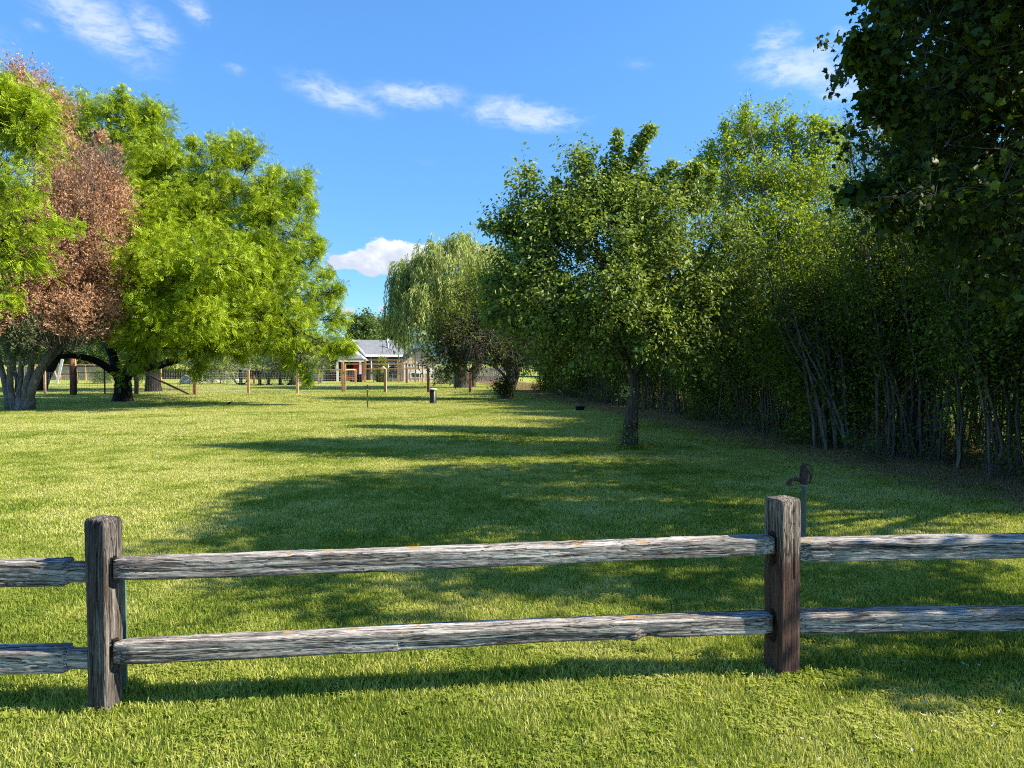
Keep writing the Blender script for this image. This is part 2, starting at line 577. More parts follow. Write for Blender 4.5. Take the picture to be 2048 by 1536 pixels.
def grass_material(name, blades):
    m, t = new_mat(name)
    dry, brown = grass_tone(t)
    if blades:
        a = t.node('ShaderNodeAttribute', attribute_name='tint').outputs['Fac']
        f = t.math('ADD', t.math('MULTIPLY', a, .58), t.math('MULTIPLY', t.step(dry, .40, .60), .46))
        c = t.ramp(f, [(0, (0.07, 0.125, 0.016)), (.30, (0.23, 0.31, 0.030)), (.60, (0.47, 0.50, 0.085)), (1, (0.78, 0.70, 0.34))])
        c = t.mix(t.math('MULTIPLY', brown, .78), c, t.ramp(a, [(0, (0.13, 0.075, 0.04)), (.75, (0.42, 0.25, 0.15)), (1, (0.55, 0.38, 0.25))]))
        b = t.node('ShaderNodeBsdfPrincipled', i_Roughness=.5)
        t.put(b.inputs['Base Color'], c)
        b.inputs['Specular IOR Level'].default_value = .25
        tr = t.node('ShaderNodeBsdfTranslucent', i_Color=t.mix(1.0, c, (1.05, 1.05, .6), 'MULTIPLY'))
        mx = t.node('ShaderNodeMixShader', i_0=.38, i_1=b.outputs[0], i_2=tr.outputs[0])
        t.node('ShaderNodeOutputMaterial', i_0=mx.outputs[0])
    else:
        pos = t.node('ShaderNodeNewGeometry').outputs['Position']
        n = t.noise(pos, 40.0, 4, .7)
        f = t.math('ADD', t.math('MULTIPLY', n, .5), t.math('MULTIPLY', t.step(dry, .36, .66), .5))
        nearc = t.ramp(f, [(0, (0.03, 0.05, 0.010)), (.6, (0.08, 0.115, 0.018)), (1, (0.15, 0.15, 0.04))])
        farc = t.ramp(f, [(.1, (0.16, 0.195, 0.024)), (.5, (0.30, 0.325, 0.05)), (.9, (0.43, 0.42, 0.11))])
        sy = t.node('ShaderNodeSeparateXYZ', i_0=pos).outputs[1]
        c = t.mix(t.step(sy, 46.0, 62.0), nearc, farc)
        c = t.mix(t.math('MULTIPLY', brown, .9), c, t.mix(n, (0.08, 0.05, 0.03), (0.28, 0.17, 0.10)))
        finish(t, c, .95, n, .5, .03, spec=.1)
    return m


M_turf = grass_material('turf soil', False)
M_blade = grass_material('grass blades', True)

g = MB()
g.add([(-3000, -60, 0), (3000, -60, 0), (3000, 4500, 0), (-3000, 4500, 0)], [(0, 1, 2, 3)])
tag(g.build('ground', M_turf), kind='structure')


def grass_tile(seed, size, n, w, h, full=True, clover=0):
    r = np.random.default_rng(seed)
    P = np.zeros((n, 3))
    P[:, :2] = r.random((n, 2)) * size - size / 2
    hh = h * (.45 + .8 * r.random(n)) * (.75 + .5 * vnoise(P, .16, seed))
    ww = w * (.6 + .8 * r.random(n))
    an = r.random(n) * 2 * np.pi
    A = np.stack([np.cos(an), np.sin(an), np.zeros(n)], 1)
    ln = r.random(n) * 2 * np.pi
    lean = (.15 + .75 * r.random(n) ** 1.3) * hh
    Ld = np.stack([np.cos(ln), np.sin(ln), np.zeros(n)], 1) * lean[:, None]
    up = np.array([0, 0, 1.0])
    tint = np.clip(r.normal(.42, .17, n), 0, .78)
    dryb = r.random(n) < .20
    tint[dryb] = .85 + .15 * r.random(dryb.sum())
    if full:
        b0 = P - A * ww[:, None] / 2
        b1 = P + A * ww[:, None] / 2
        mid = P + Ld * .35 + up * hh[:, None] * .6
        m0 = mid - A * ww[:, None] * .42
        m1 = mid + A * ww[:, None] * .42
        tp = P + Ld + up * hh[:, None] * (1 - .25 * r.random(n))[:, None]
        V = np.stack([b0, b1, m1, m0, tp], 1).reshape(-1, 3)
        k = np.arange(n)[:, None] * 5
        Q = k + np.array([[0, 1, 2, 3]])
        Tn = k + np.array([[3, 2, 4]])
        F = [Q, Tn]
        tt = np.concatenate([tint, tint])
    else:
        b0 = P - A * ww[:, None] / 2
        b1 = P + A * ww[:, None] / 2
        tp = P + Ld + up * hh[:, None]
        V = np.stack([b0, b1, tp], 1).reshape(-1, 3)
        F = [np.arange(n)[:, None] * 3 + np.array([[0, 1, 2]])]
        tt = tint
    if clover:
        c = clover
        C = np.zeros((c, 3))
        C[:, :2] = r.random((c, 2)) * size - size / 2
        keep = vnoise(C, .22, seed + 3) > .58
        C = C[keep]
        c = len(C)
        C[:, 2] = h * (.35 + .6 * r.random(c))
        base = len(V)
        Vs, Fs, ts = [], [], []
        for lf in range(3):
            th = r.random(c) * .3 + lf * 2.094 + r.random(c)
            d = np.stack([np.cos(th), np.sin(th), -.15 + .5 * (r.random(c) - .5)], 1)
            s = np.cross(d, [0, 0, 1.0])
            R = (.004 + .004 * r.random(c))[:, None]
            q = np.stack([C, C + d * R + s * R * .75, C + d * R * 1.9 + s * R * .35, C + d * R * 1.9 - s * R * .35, C + d * R - s * R * .75], 1)
            Vs.append(q.reshape(-1, 3))
            Fs.append(base + lf * c * 5 + np.arange(c)[:, None] * 5 + np.arange(5)[None])
            ts.append(.2 + .35 * r.random(c))
        V = np.concatenate([V] + Vs)
        F.append(np.concatenate(Fs))
        tt = np.concatenate([tt] + ts)
    o = mesh_np('grass_tile', V, F, M_blade, tint=tt)
    COL.objects.unlink(o)
    return o


LODS = [  # y0, y1, tile size, blades, width, height, full, clover
    (1.0, 7.0, 1.0, 12500, .0036, .030, True, 1900),
    (7.0, 15.0, 1.0, 5600, .0065, .031, True, 500),
    (15.0, 31.0, 2.0, 7000, .014, .032, False, 0),
    (31.0, 63.0, 4.0, 6000, .032, .030, False, 0)]
rg = np.random.default_rng(5)
pts, var, rot = [], [], []
tiles = []
for li, (y0, y1, ts_, nb, w_, h_, full_, cl_) in enumerate(LODS):
    for v_ in range(2):
        tiles.append(grass_tile(11 + li * 2 + v_, ts_, nb, w_, h_, full_, cl_))
    y = y0 + ts_ / 2
    while y < y1:
        hw = (y + ts_) * .78 + 2.0
        nx = int(math.ceil(hw / ts_))
        for ix in range(-nx, nx + 1):
            x = ix * ts_
            if x > hedge_x(y) + 5:
                continue
            pts.append((x, y, 0))
            var.append(li * 2 + int(rg.integers(2)))
            rot.append((0, 0, float(rg.integers(4)) * math.pi / 2))
        y += ts_
me = bpy.data.meshes.new('lawn_grass')
me.from_pydata(pts, [], [])
a = me.attributes.new('variant', 'INT', 'POINT')
a.data.foreach_set('value', np.array(var, dtype=np.int32))
a = me.attributes.new('turn', 'FLOAT_VECTOR', 'POINT')
a.data.foreach_set('vector', np.array(rot, dtype=np.float32).ravel())
me.materials.append(M_blade)
lawn = link(bpy.data.objects.new('lawn_grass', me))
tag(lawn, 'short mown green lawn grass with clover and dry straw', 'grass', kind='stuff')
ng = bpy.data.node_groups.new('lawn', 'GeometryNodeTree')
ng.interface.new_socket('Geometry', in_out='INPUT', socket_type='NodeSocketGeometry')
ng.interface.new_socket('Geometry', in_out='OUTPUT', socket_type='NodeSocketGeometry')
gi = ng.nodes.new('NodeGroupInput')
go = ng.nodes.new('NodeGroupOutput')
jn = ng.nodes.new('GeometryNodeJoinGeometry')
nav = ng.nodes.new('GeometryNodeInputNamedAttribute')
nav.data_type = 'INT'
nav.inputs[0].default_value = 'variant'
nar = ng.nodes.new('GeometryNodeInputNamedAttribute')
nar.data_type = 'FLOAT_VECTOR'
nar.inputs[0].default_value = 'turn'
for k, tl in enumerate(tiles):
    oi = ng.nodes.new('GeometryNodeObjectInfo')
    oi.inputs['Object'].default_value = tl
    cp = ng.nodes.new('FunctionNodeCompare')
    cp.data_type = 'INT'
    cp.operation = 'EQUAL'
    ia = [s for s in cp.inputs if s.type == 'INT']
    ng.links.new([s for s in nav.outputs if s.enabled][0], ia[0])
    ia[1].default_value = k
    ip = ng.nodes.new('GeometryNodeInstanceOnPoints')
    ng.links.new(gi.outputs[0], ip.inputs['Points'])
    ng.links.new(cp.outputs[0], ip.inputs['Selection'])
    ng.links.new(oi.outputs['Geometry'], ip.inputs['Instance'])
    ng.links.new([s for s in nar.outputs if s.enabled][0], ip.inputs['Rotation'])
    ng.links.new(ip.outputs[0], jn.inputs[0])
ng.links.new(jn.outputs[0], go.inputs[0])
md = lawn.modifiers.new('lawn', 'NODES')
md.node_group = ng

# longer grass left by the mower round posts, trunk and pipes; broad leaved weeds in the near turf


def tufts(name, spots, label, seed):
    r = np.random.default_rng(seed)
    C, H, Wd = [], [], []
    for (x, y, rad, n, h) in spots:
        a = r.random(n) * 6.283
        q = rad * (.55 + .75 * r.random(n) ** 1.5)
        C.append(np.stack([x + q * np.cos(a), y + q * np.sin(a), np.zeros(n)], 1))
        H.append(h * (.35 + .85 * r.random(n)) * np.clip(1.5 - q / rad * .6, .4, 1))
    C, H = np.concatenate(C), np.concatenate(H)
    n = len(C)
    an, ln = r.random(n) * 6.283, r.random(n) * 6.283
    A = np.stack([np.cos(an), np.sin(an), np.zeros(n)], 1) * (.0022 + .0016 * r.random(n))[:, None]
    Ld = np.stack([np.cos(ln), np.sin(ln), np.zeros(n)], 1) * (H * (.2 + .7 * r.random(n)))[:, None]
    up = np.array([0, 0, 1.0])
    m1 = C + Ld * .25 + up * H[:, None] * .55
    m2 = C + Ld * .65 + up * H[:, None] * .90
    tp = C + Ld * 1.05 + up * (H * (.95 - .35 * r.random(n)))[:, None]
    V = np.stack([C - A, C + A, m1 - A, m1 + A, m2 - A * .7, m2 + A * .7, tp], 1).reshape(-1, 3)
    k = np.arange(n)[:, None] * 7
    F = [np.concatenate([k + np.array([[0, 1, 3, 2]]), k + np.array([[2, 3, 5, 4]])]), k + np.array([[4, 5, 6]])]
    tn = np.clip(r.normal(.42, .22, n), 0, 1)
    return tag(mesh_np(name, V, F, M_blade, tint=np.tile(tn, 3)), label, 'grass', kind='stuff')


tufts('long_grass', [(-1.955, 3.56, .12, 500, .040), (-1.93, 3.72, .06, 200, .08), (1.44, 3.97, .125, 500, .038), (2.48, 6.4, .05, 160, .12), (2.27, 14.42, .26, 900, .12), (-5.3, 3.5, .12, 500, .09), (4.85, 4.05, .12, 500, .09),
                     (-1.8, 3.42, .16, 300, .045), (1.66, 3.86, .16, 300, .05), (1.25, 3.92, .14, 200, .05)] + [(x_, 3.72 + .105 * (x_ + 1.9) + .04 * math.sin(x_ * 9), .09, 60, .058) for x_ in np.linspace(-5, 4.8, 70)],
      'longer uncut grass round the fence posts, the pipe and the tree trunk', 3)


def weeds(n, seed):
    r = np.random.default_rng(seed)
    V, F, tn = [], [], []
    for _ in range(n):
        y = 2.2 + 5.5 * r.random() ** 1.2
        x = (r.random() * 2 - 1) * (y * .75 + .4)
        if vnoise(np.array([x, y, 0]), .9, 5) < .42:
            continue
        k = int(4 + r.integers(6))
        s = .014 + .020 * r.random()
        for j in range(k):
            a = 6.283 * j / k + r.random() * .6
            l, w, lift = s * (.7 + .6 * r.random()), s * (.16 + .12 * r.random()), .25 + .6 * r.random()
            ca, sa = math.cos(a), math.sin(a)
            b = len(V)
            for (u, v, z) in [(0, 0, 0), (.4, w / l, lift * .5), (.75, w / l * .8, lift * .75), (1, 0, lift * .7), (.75, -w / l * .8, lift * .75), (.4, -w / l, lift * .5), (.45, 0, lift * .38)]:
                V.append((x + l * (u * ca - v * sa), y + l * (u * sa + v * ca), .012 + l * z))
            F += [(b, b + 1, b + 6, b + 5), (b + 1, b + 2, b + 3, b + 6), (b + 6, b + 3, b + 4, b + 5)]
            tn += [.08 + .3 * r.random()] * 3
    return tag(mesh_np('lawn_weeds', V, np.array(F), M_blade, tint=tn), 'low broad leaved weeds scattered in the near turf', 'weeds', kind='stuff')


weeds(520, 6)

# ------------------------------------------------------------------ foliage generator
TM = {
    'leaf': dict(v=[(0, 0, 0), (.32, .24, .07), (.62, .20, .06), (1, 0, -.06), (.62, -.20, .06), (.32, -.24, .07)], f=[(0, 1, 2, 3), (0, 3, 4, 5)]),
    'quad': dict(v=[(0, 0, 0), (.45, .26, .05), (1, 0, 0), (.45, -.26, .05)], f=[(0, 1, 2, 3)]),
    'slim': dict(v=[(0, 0, 0), (.4, .11, .02), (1, 0, -.05), (.4, -.11, .02)], f=[(0, 1, 2, 3)]),
    'maple': dict(v=[(0, 0, 0), (.08, .18, .04), (.04, .42, -.10), (.30, .38, .05), (.48, .60, -.12), (.62, .34, .06), (1.0, 0, -.18),
                     (.62, -.34, .06), (.48, -.60, -.12), (.30, -.38, .05), (.04, -.42, -.10), (.08, -.18, .04)],
                  f=[(0, 1, 2, 3), (0, 3, 4, 5), (0, 5, 6, 7), (0, 7, 8, 9), (0, 9, 10, 11)]),
}


def frond_template(n, arch, lw=.085, ll=.30):
    v, f = [], []
    for i in range(n):
        x = .12 + .88 * i / (n - 1)
        z = -arch * x * x
        l = ll * (1 - .45 * abs(2 * (i / (n - 1)) - .9))
        for s in (1, -1):
            b = len(v)
            v += [(x, 0, z), (x + .10 + lw * .5, s * l * .5, z - .01 - lw * .3), (x + .16, s * l, z - .09), (x + .10 - lw * .6, s * l * .5, z - .01 - lw * .2)]
            f.append((b, b + 1, b + 2, b + 3))
    return dict(v=v, f=f)


TM['frond'] = frond_template(5, .30, .15, .40)
TM['sprig'] = frond_template(4, .10, .10, .30)
TM['scale'] = dict(v=[(0, 0, 0), (.5, .10, .0), (1, 0, .05), (.5, -.10, 0), (.1, .0, .0), (.45, .35, .12), (.7, .5, .05), (.5, .25, -.05),
                      (.15, .0, .0), (.5, -.3, .12), (.8, -.5, .05), (.6, -.22, -.05)], f=[(0, 1, 2, 3), (4, 5, 6, 7), (8, 9, 10, 11)])


def rand_unit(r, n):
    return unit(r.normal(size=(n, 3)))


class Tree:
    def __init__(s, seed):
        s.r = np.random.default_rng(seed)
        s.seed = seed
        s.WV, s.WF, s.wn = [], [], 0        # wood
        s.TV, s.TF, s.tn = [], [], 0        # twigs
        s.crowns = {}
        s.stem_pts = []                      # (xyz, radius)

    def _w(s, V, F):
        s.WV.append(V)
        s.WF.append(F + s.wn)
        s.wn += len(V)

    def limb(s, P, R, n=8, wig=.03, keep=True, m=None):
        """smooth tapered limb through the given points"""
        P = np.array(P, dtype=float)
        R = np.array(R, dtype=float)
        k = len(P)
        m = m or max(6, k * 4)
        t = np.linspace(0, k - 1, m)
        i = np.clip(t.astype(int), 0, k - 2)
        f = (t - i)[:, None]
        Pe = np.concatenate([[2 * P[0] - P[1]], P, [2 * P[-1] - P[-2]]])
        p0, p1, p2, p3 = Pe[i], Pe[i + 1], Pe[i + 2], Pe[i + 3]
        C = .5 * (2 * p1 + (p2 - p0) * f + (2 * p0 - 5 * p1 + 4 * p2 - p3) * f ** 2 + (3 * p1 - p0 - 3 * p2 + p3) * f ** 3)
        L = np.linalg.norm(P[-1] - P[0])
        C[1:] += (s.r.random((m - 1, 3)) - .5) * wig * L / math.sqrt(m)
        Rr = np.interp(t, np.arange(k), R) * (1 + .08 * (s.r.random(m) - .5))
        V, F = tube_arrays(C, Rr, n)
        s._w(V, F)
        if keep:
            s.stem_pts += [(C[j], Rr[j]) for j in range(m)]
        return C, Rr

    def branch_to(s, target, rmax, n=6, up=.25, keep=True, lowfrac=None):
        """auto limb from the nearest suitable place on the wood to the target"""
        S = np.array([p for p, _ in s.stem_pts])
        Rr = np.array([q for _, q in s.stem_pts])
        d = np.linalg.norm(S - target, axis=1) + np.maximum(0, S[:, 2] - target[2] + .1) * 2.5
        j = int(np.argmin(d))
        a = S[j]
        L = np.linalg.norm(target - a)
        mid = (a + target) / 2 + np.array([0, 0, 1]) * L * up * .5 + (s.r.random(3) - .5) * L * .16
        r0 = min(Rr[j] * .8, rmax)
        return s.limb([a, mid, target], [r0, r0 * .7, r0 * .32], n, .05, keep, m=8)

    def sub(s, c, R, k, r0, inside=.85):
        for _ in range(k):
            u = rand_unit(s.r, 1)[0]
            tgt = c + u * R * inside * (.45 + .55 * s.r.random())
            S = np.array([p for p, _ in s.stem_pts[-400:]])
            d = np.linalg.norm(S - tgt, axis=1) + np.maximum(0, S[:, 2] - tgt[2]) * 1.5
            a = S[int(np.argmin(d))]
            L = np.linalg.norm(tgt - a)
            if L < .05:
                continue
            mid = (a + tgt) / 2 + np.array([0, 0, .1 * L]) + (s.r.random(3) - .5) * L * .2
            s.limb([a, mid, tgt], [r0, r0 * .65, r0 * .25], 4, .05, False, m=6)

    def twigs(s, P, D, L, droop, r0=.006, n=3, m=4):
        t = np.linspace(0, 1, m)[None, :, None]
        Q = P[:, None, :] + D[:, None, :] * L[:, None, None] * t - np.array([0, 0, 1.0]) * (droop * L)[:, None, None] * t ** 2
        R = r0 * (1.1 - t[..., 0]) * np.ones((len(P), 1))
        V, F = multi_tube(Q, R, n)
        s.TV.append(V)
        s.TF.append(F + s.tn)
        s.tn += len(V)

    def leaves(s, key, P, D, L, droop, m, size, tmpl, spread=.9, hang=.2, cover=(.1, 1.0), jit=.05, tintb=0.0, upn=.8, sideways=True):
        """m leaves along each twig"""
        K = len(P)
        r = s.r
        t = (np.arange(m)[None, :] + r.random((K, m))) / m
        t = cover[0] + (cover[1] - cover[0]) * t
        Q = P[:, None, :] + D[:, None, :] * (L[:, None] * t)[..., None] - np.array([0, 0, 1.0]) * ((droop * L)[:, None] * t ** 2)[..., None]
        Tg = unit(D[:, None, :] * L[:, None, None] - np.array([0, 0, 2.0]) * ((droop * L)[:, None] * t)[..., None])
        Q = (Q + r.normal(size=Q.shape) * jit).reshape(-1, 3)
        Tg = Tg.reshape(-1, 3)
        N = len(Q)
        rd = rand_unit(r, N)
        side = unit(np.cross(Tg, rd))
        A = unit(Tg * .55 + side * spread + rd * .25 - np.array([0, 0, 1.0]) * hang)
        n0 = unit(rand_unit(r, N) + np.array([0, 0, 1.0]) * upn)
        S = unit(np.cross(n0, A))
        Nn = np.cross(A, S)
        sz = size * (.65 + .7 * r.random(N))
        T_ = TM[tmpl]
        tv = np.array(T_['v'])
        V = Q[:, None, :] + sz[:, None, None] * (tv[None, :, 0:1] * A[:, None, :] + tv[None, :, 1:2] * S[:, None, :] + tv[None, :, 2:3] * Nn[:, None, :])
        f = np.array(T_['f'])
        F = (np.arange(N)[:, None, None] * len(tv) + f[None]).reshape(-1, f.shape[1])
        # leaf age and sort vary from spray to spray as well as from leaf to leaf
        sp = np.repeat(r.random(K), m)
        tn = np.clip(.5 * r.random(N) + .35 * sp + .15 * vnoise(Q, .8, s.seed) + tintb, 0, 1)
        tn = np.repeat(tn, len(f))
        c = s.crowns.setdefault(key, dict(V=[], F=[], T=[], n=0))
        c['V'].append(V.reshape(-1, 3))
        c['F'].append(F + c['n'])
        c['T'].append(tn)
        c['n'] += N * len(tv)

    def shoots(s, key, items, q):
        """single leafy shoots standing out of the crown: (start xyz, end xyz, number of sprays, spread)"""
        for (a, b, k, wd) in items:
            a, b = np.array(a), np.array(b)
            L = np.linalg.norm(b - a)
            mid = (a + b) / 2 + (s.r.random(3) - .5) * L * .12
            C, _ = s.limb([a, mid, b], [q['rt'] * 2.4, q['rt'] * 1.7, q['rt'] * .7], 4, .03, False, m=10)
            f = s.r.random(k) ** .9
            i = np.clip((f * 9).astype(int), 0, 8)
            P = C[i] + (C[i + 1] - C[i]) * (f * 9 - i)[:, None]
            D = unit((b - a) / L * .9 + rand_unit(s.r, k) * .8)
            LL = wd * (1.15 - .75 * f) * (.6 + .8 * s.r.random(k))
            s.twigs(P, D, LL, np.full(k, q['droop']), q['rt'])
            s.leaves(key, P, D, LL, np.full(k, q['droop']), q['m'], q['size'], q['tmpl'], q['spread'], q['hang'], (.1, 1.05), q['jit'], q.get('tintb', 0) + .08)

    def lobe_twigs(s, c, R, k, L, out=1.0, up=.3, rnd=.5, hole=.40, hs_=.9, shell=.45, dirv=None):
        """twig starts and directions spread through an ellipsoid, thinned where a 3D noise is low so that gaps open"""
        r = s.r
        kk = int(k * 1.9)
        u = rand_unit(r, kk)
        rad = r.random(kk) ** shell * (.62 + .72 * vnoise(u, .55, s.seed + float(c[0]) * 3.7 + float(c[2])))
        P = c + u * R * rad[:, None]
        nz = vnoise(P, hs_, s.seed + 2) * .65 + vnoise(P, hs_ * .4, s.seed + 5) * .35
        P, u = P[nz > hole], u[nz > hole]
        P, u = P[:k], u[:k]
        o = unit(u / R)
        dv = np.array([0, 0, up]) if dirv is None else np.array(dirv)
        D = unit(o * out + dv + rand_unit(r, len(P)) * rnd)
        LL = L * (.5 + .9 * r.random(len(P)))
        return P, D, LL

    def build(s, name, base, wood_mat, crown_mats, label, cat='tree', group=None, twig_mat=None, names=None):
        root = empty(name, base, 0, label, cat, group)
        b = np.array(base, dtype=float)
        if s.WV:
            mesh_np('trunk', np.concatenate(s.WV) - b, np.concatenate(s.WF), wood_mat, root, smooth=True)
        if s.TV:
            mesh_np('twigs', np.concatenate(s.TV) - b, np.concatenate(s.TF), twig_mat or wood_mat, root, smooth=True)
        for key, c in s.crowns.items():
            mesh_np((names or {}).get(key, key), np.concatenate(c['V']) - b, np.concatenate(c['F']), crown_mats[key], root, tint=np.concatenate(c['T']))
        return root


def LB(px, py, d, rx, ry, rd):
    """a crown lobe: centre and radii in metres"""
    return W(px, py, d), np.array([rx / FOC * d, rd, ry / FOC * d])


def PX(*a):
    return [W(*q[:3]) for q in a], [q[3] for q in a]

# ------------------------------------------------------------------ trees and shrubs


def fill(t, lobes, spec):
    """limbs, branches, twigs and leaves for every lobe. spec: dict of numbers"""
    for lb in lobes:
        c, R = lb[0], lb[1]
        o = lb[2] if len(lb) > 2 else {}
        q = dict(spec)
        q.update(o)
        vol = (R[0] * R[1] * R[2]) ** (1 / 3)
        if q.get('limb', True):
            t.branch_to(c, q['rl'] * (.6 + .3 * vol))
            t.sub(c, R, int(q['nsub'] * (.5 + vol * .5)), q['rl'] * .3)
        area = (R[0] * R[2] + R[1] * R[2] + R[0] * R[1]) / 3 * 4 * math.pi
        k = int(q['dens'] * area)
        if vol < q['hs'] * 1.1:
            q['hole'] -= .07
        P, D, L = t.lobe_twigs(c, R, k, q['L'], q['out'], q['up'], q['rnd'], q['hole'], q['hs'], q['shell'], q.get('dirv'))
        if q.get('twig', True):
            t.twigs(P, D, L, np.full(len(P), q['droop']), q['rt'])
        if q['m'] > 0:
            t.leaves(q.get('key', 'crown'), P, D, L, np.full(len(P), q['droop']), q['m'], q['size'], q['tmpl'], q['spread'], q['hang'],
                     q.get('cover', (.1, 1.05)), q['jit'], q.get('tintb', 0))


BASE = dict(rl=.12, nsub=10, dens=20, L=.9, out=1, up=.3, rnd=.5, hole=.38, hs=1.0, shell=.45, droop=.2, rt=.008, m=8, size=.1,
            tmpl='quad', spread=.9, hang=.2, jit=.05)

# --- big bright green locust, trunk left of the picture's middle
t = Tree(1)
t.limb(*PX((245, 806, 32.6, .46), (246, 785, 32.6, .36), (246, 762, 32.6, .34), (244, 748, 32.6, .36)), n=14, wig=.01)
t.limb(*PX((240, 752, 32.6, .20), (215, 735, 32.4, .16), (185, 719, 32.0, .14), (150, 712, 31.6, .12), (120, 713, 31.2, .10), (92, 722, 30.9, .07)), n=8, wig=.01)
t.limb(*PX((240, 752, 32.6, .24), (228, 722, 32.8, .20), (218, 680, 33.0, .17), (225, 600, 33.2, .14), (235, 480, 33.4, .10), (245, 330, 33.4, .06)), n=8)
t.limb(*PX((250, 752, 32.6, .22), (285, 737, 32.2, .19), (330, 728, 31.4, .16), (375, 712, 30.6, .14), (430, 694, 30.0, .11), (500, 672, 29.8, .08)), n=8)
t.limb(*PX((248, 748, 32.8, .2), (290, 690, 33.4, .17), (340, 600, 33.6, .13), (400, 470, 33.4, .09)), n=8)
t.limb(*PX((248, 748, 32.6, .17), (300, 700, 33.2, .14), (400, 640, 33.6, .11), (520, 560, 33.4, .07)), n=7)
LOC = dict(BASE, rl=.075, nsub=7, dens=12.5, L=.62, out=.80, up=.30, rnd=.55, hole=.50, hs=.62, shell=.45, droop=.20, rt=.010, m=9, size=.205,
           tmpl='frond', spread=.85, hang=.22, jit=.06)
lobes = [LB(250, 262, 33, 40, 75, 1.3), LB(250, 350, 33.5, 85, 90, 2.6), LB(312, 262, 33.5, 26, 58, .8), LB(178, 258, 34, 48, 52, 1.3), LB(185, 340, 34, 60, 80, 2),
         LB(330, 380, 32.5, 80, 85, 2.6), LB(395, 330, 32.5, 42, 50, 1.2), LB(440, 335, 32.5, 45, 55, 1.3), LB(490, 345, 32.5, 42, 58, 1.4), LB(430, 430, 32, 90, 75, 2.6),
         LB(540, 405, 32, 45, 50, 1.3), LB(585, 365, 32.5, 30, 30, .8, ), LB(560, 460, 31.5, 60, 60, 1.8), LB(598, 425, 32, 24, 38, .8),
         LB(320, 510, 30.5, 100, 85, 2.8), LB(440, 540, 30, 90, 80, 2.6), LB(545, 560, 30.5, 78, 70, 2.2), LB(606, 515, 31, 26, 32, .9), LB(616, 590, 31, 30, 42, 1.1),
         LB(290, 620, 30, 75, 60, 2.2), LB(400, 640, 29, 95, 55, 2.4), LB(520, 640, 29, 85, 46, 2.1), LB(578, 640, 30, 46, 30, 1.3), LB(655, 585, 30.5, 24, 10, .4), LB(652, 632, 30.5, 24, 13, .5),
         LB(645, 685, 29.5, 38, 8, .6), LB(560, 678, 29.5, 56, 18, 1.3), LB(465, 672, 29, 50, 18, 1.3), LB(596, 708, 29.5, 16, 14, .5), LB(612, 742, 29.3, 5, 9, .2),
         LB(390, 690, 28.6, 30, 14, .8), LB(290, 703, 28.5, 38, 15, 1.0), LB(262, 722, 28.6, 16, 12, .4), LB(397, 728, 28.6, 11, 16, .3), LB(430, 600, 34.5, 110, 100, 2.5),
         LB(300, 450, 35.5, 110, 110, 2.2), LB(190, 450, 34.5, 60, 90, 2.0), LB(235, 560, 32, 45, 60, 1.6), LB(110, 205, 34, 26, 24, .8), LB(350, 560, 27, 80, 60, 1.5), LB(270, 500, 27.5, 60, 60, 1.4), LB(440, 530, 27, 66, 50, 1.4), LB(300, 640, 26.5, 60, 26, 1.2), LB(400, 640, 26.3, 60, 26, 1.2), LB(330, 600, 38, 120, 70, 2), LB(480, 560, 37.5, 90, 70, 2), LB(285, 735, 29, 14, 10, .3)]
fill(t, lobes, LOC)
def SH(d, *a):
    return [(W(x0, y0, d), W(x1, y1, d), k, wd) for (x0, y0, x1, y1, k, wd) in a]
t.shoots('crown', SH(33, (252, 280, 245, 185, 60, .8), (230, 290, 222, 205, 40, .7), (275, 290, 265, 215, 40, .7), (312, 300, 304, 207, 50, .7), (180, 290, 172, 205, 45, .7), (150, 290, 145, 215, 36, .6), (112, 230, 110, 190, 24, .5),
                    (440, 350, 430, 275, 45, .8), (490, 350, 502, 288, 40, .7), (395, 330, 385, 282, 36, .7), (545, 400, 552, 340, 36, .7), (335, 340, 345, 290, 30, .7), (465, 340, 468, 272, 30, .6)), LOC)
t.shoots('crown', SH(31, (590, 420, 614, 352, 46, .7), (600, 470, 622, 408, 34, .6), (620, 530, 640, 480, 34, .6), (640, 600, 674, 575, 36, .6), (640, 640, 684, 640, 36, .6), (620, 470, 636, 500, 20, .5), (630, 560, 660, 545, 22, .5)), LOC)
t.shoots('crown', SH(29.5, (620, 690, 700, 688, 70, .55), (600, 715, 618, 760, 24, .35), (560, 700, 580, 722, 20, .35), (392, 710, 396, 746, 24, .35), (470, 690, 486, 714, 18, .35)), dict(LOC, droop=.4))
t.build('locust_tree', G(245, 804), M_bark_dark, {'crown': L_locust}, 'large bright green locust tree with a dark forked trunk on the left lawn', 'tree')

# --- second locust standing behind the wire fence
t = Tree(2)
t.limb(*PX((307, 784, 44, .50), (306, 760, 44, .42), (305, 730, 44, .38), (300, 660, 44, .28), (310, 560, 44, .15)), n=10, wig=.01)
fill(t, [(lambda l: (l[0], l[1]))(l) for l in [LB(300, 480, 45, 110, 120, 4), LB(230, 620, 45, 90, 80, 3.5), LB(390, 600, 46, 100, 90, 3.5), LB(200, 640, 46, 80, 40, 2.5)]],
     dict(LOC, dens=2.2, m=7, size=.5, tintb=-.2))
t.build('shade_tree', G(307, 783), M_bark_dark, {'crown': L_far}, 'thick dark trunked shade tree behind the wire fence left of its brace', 'tree')

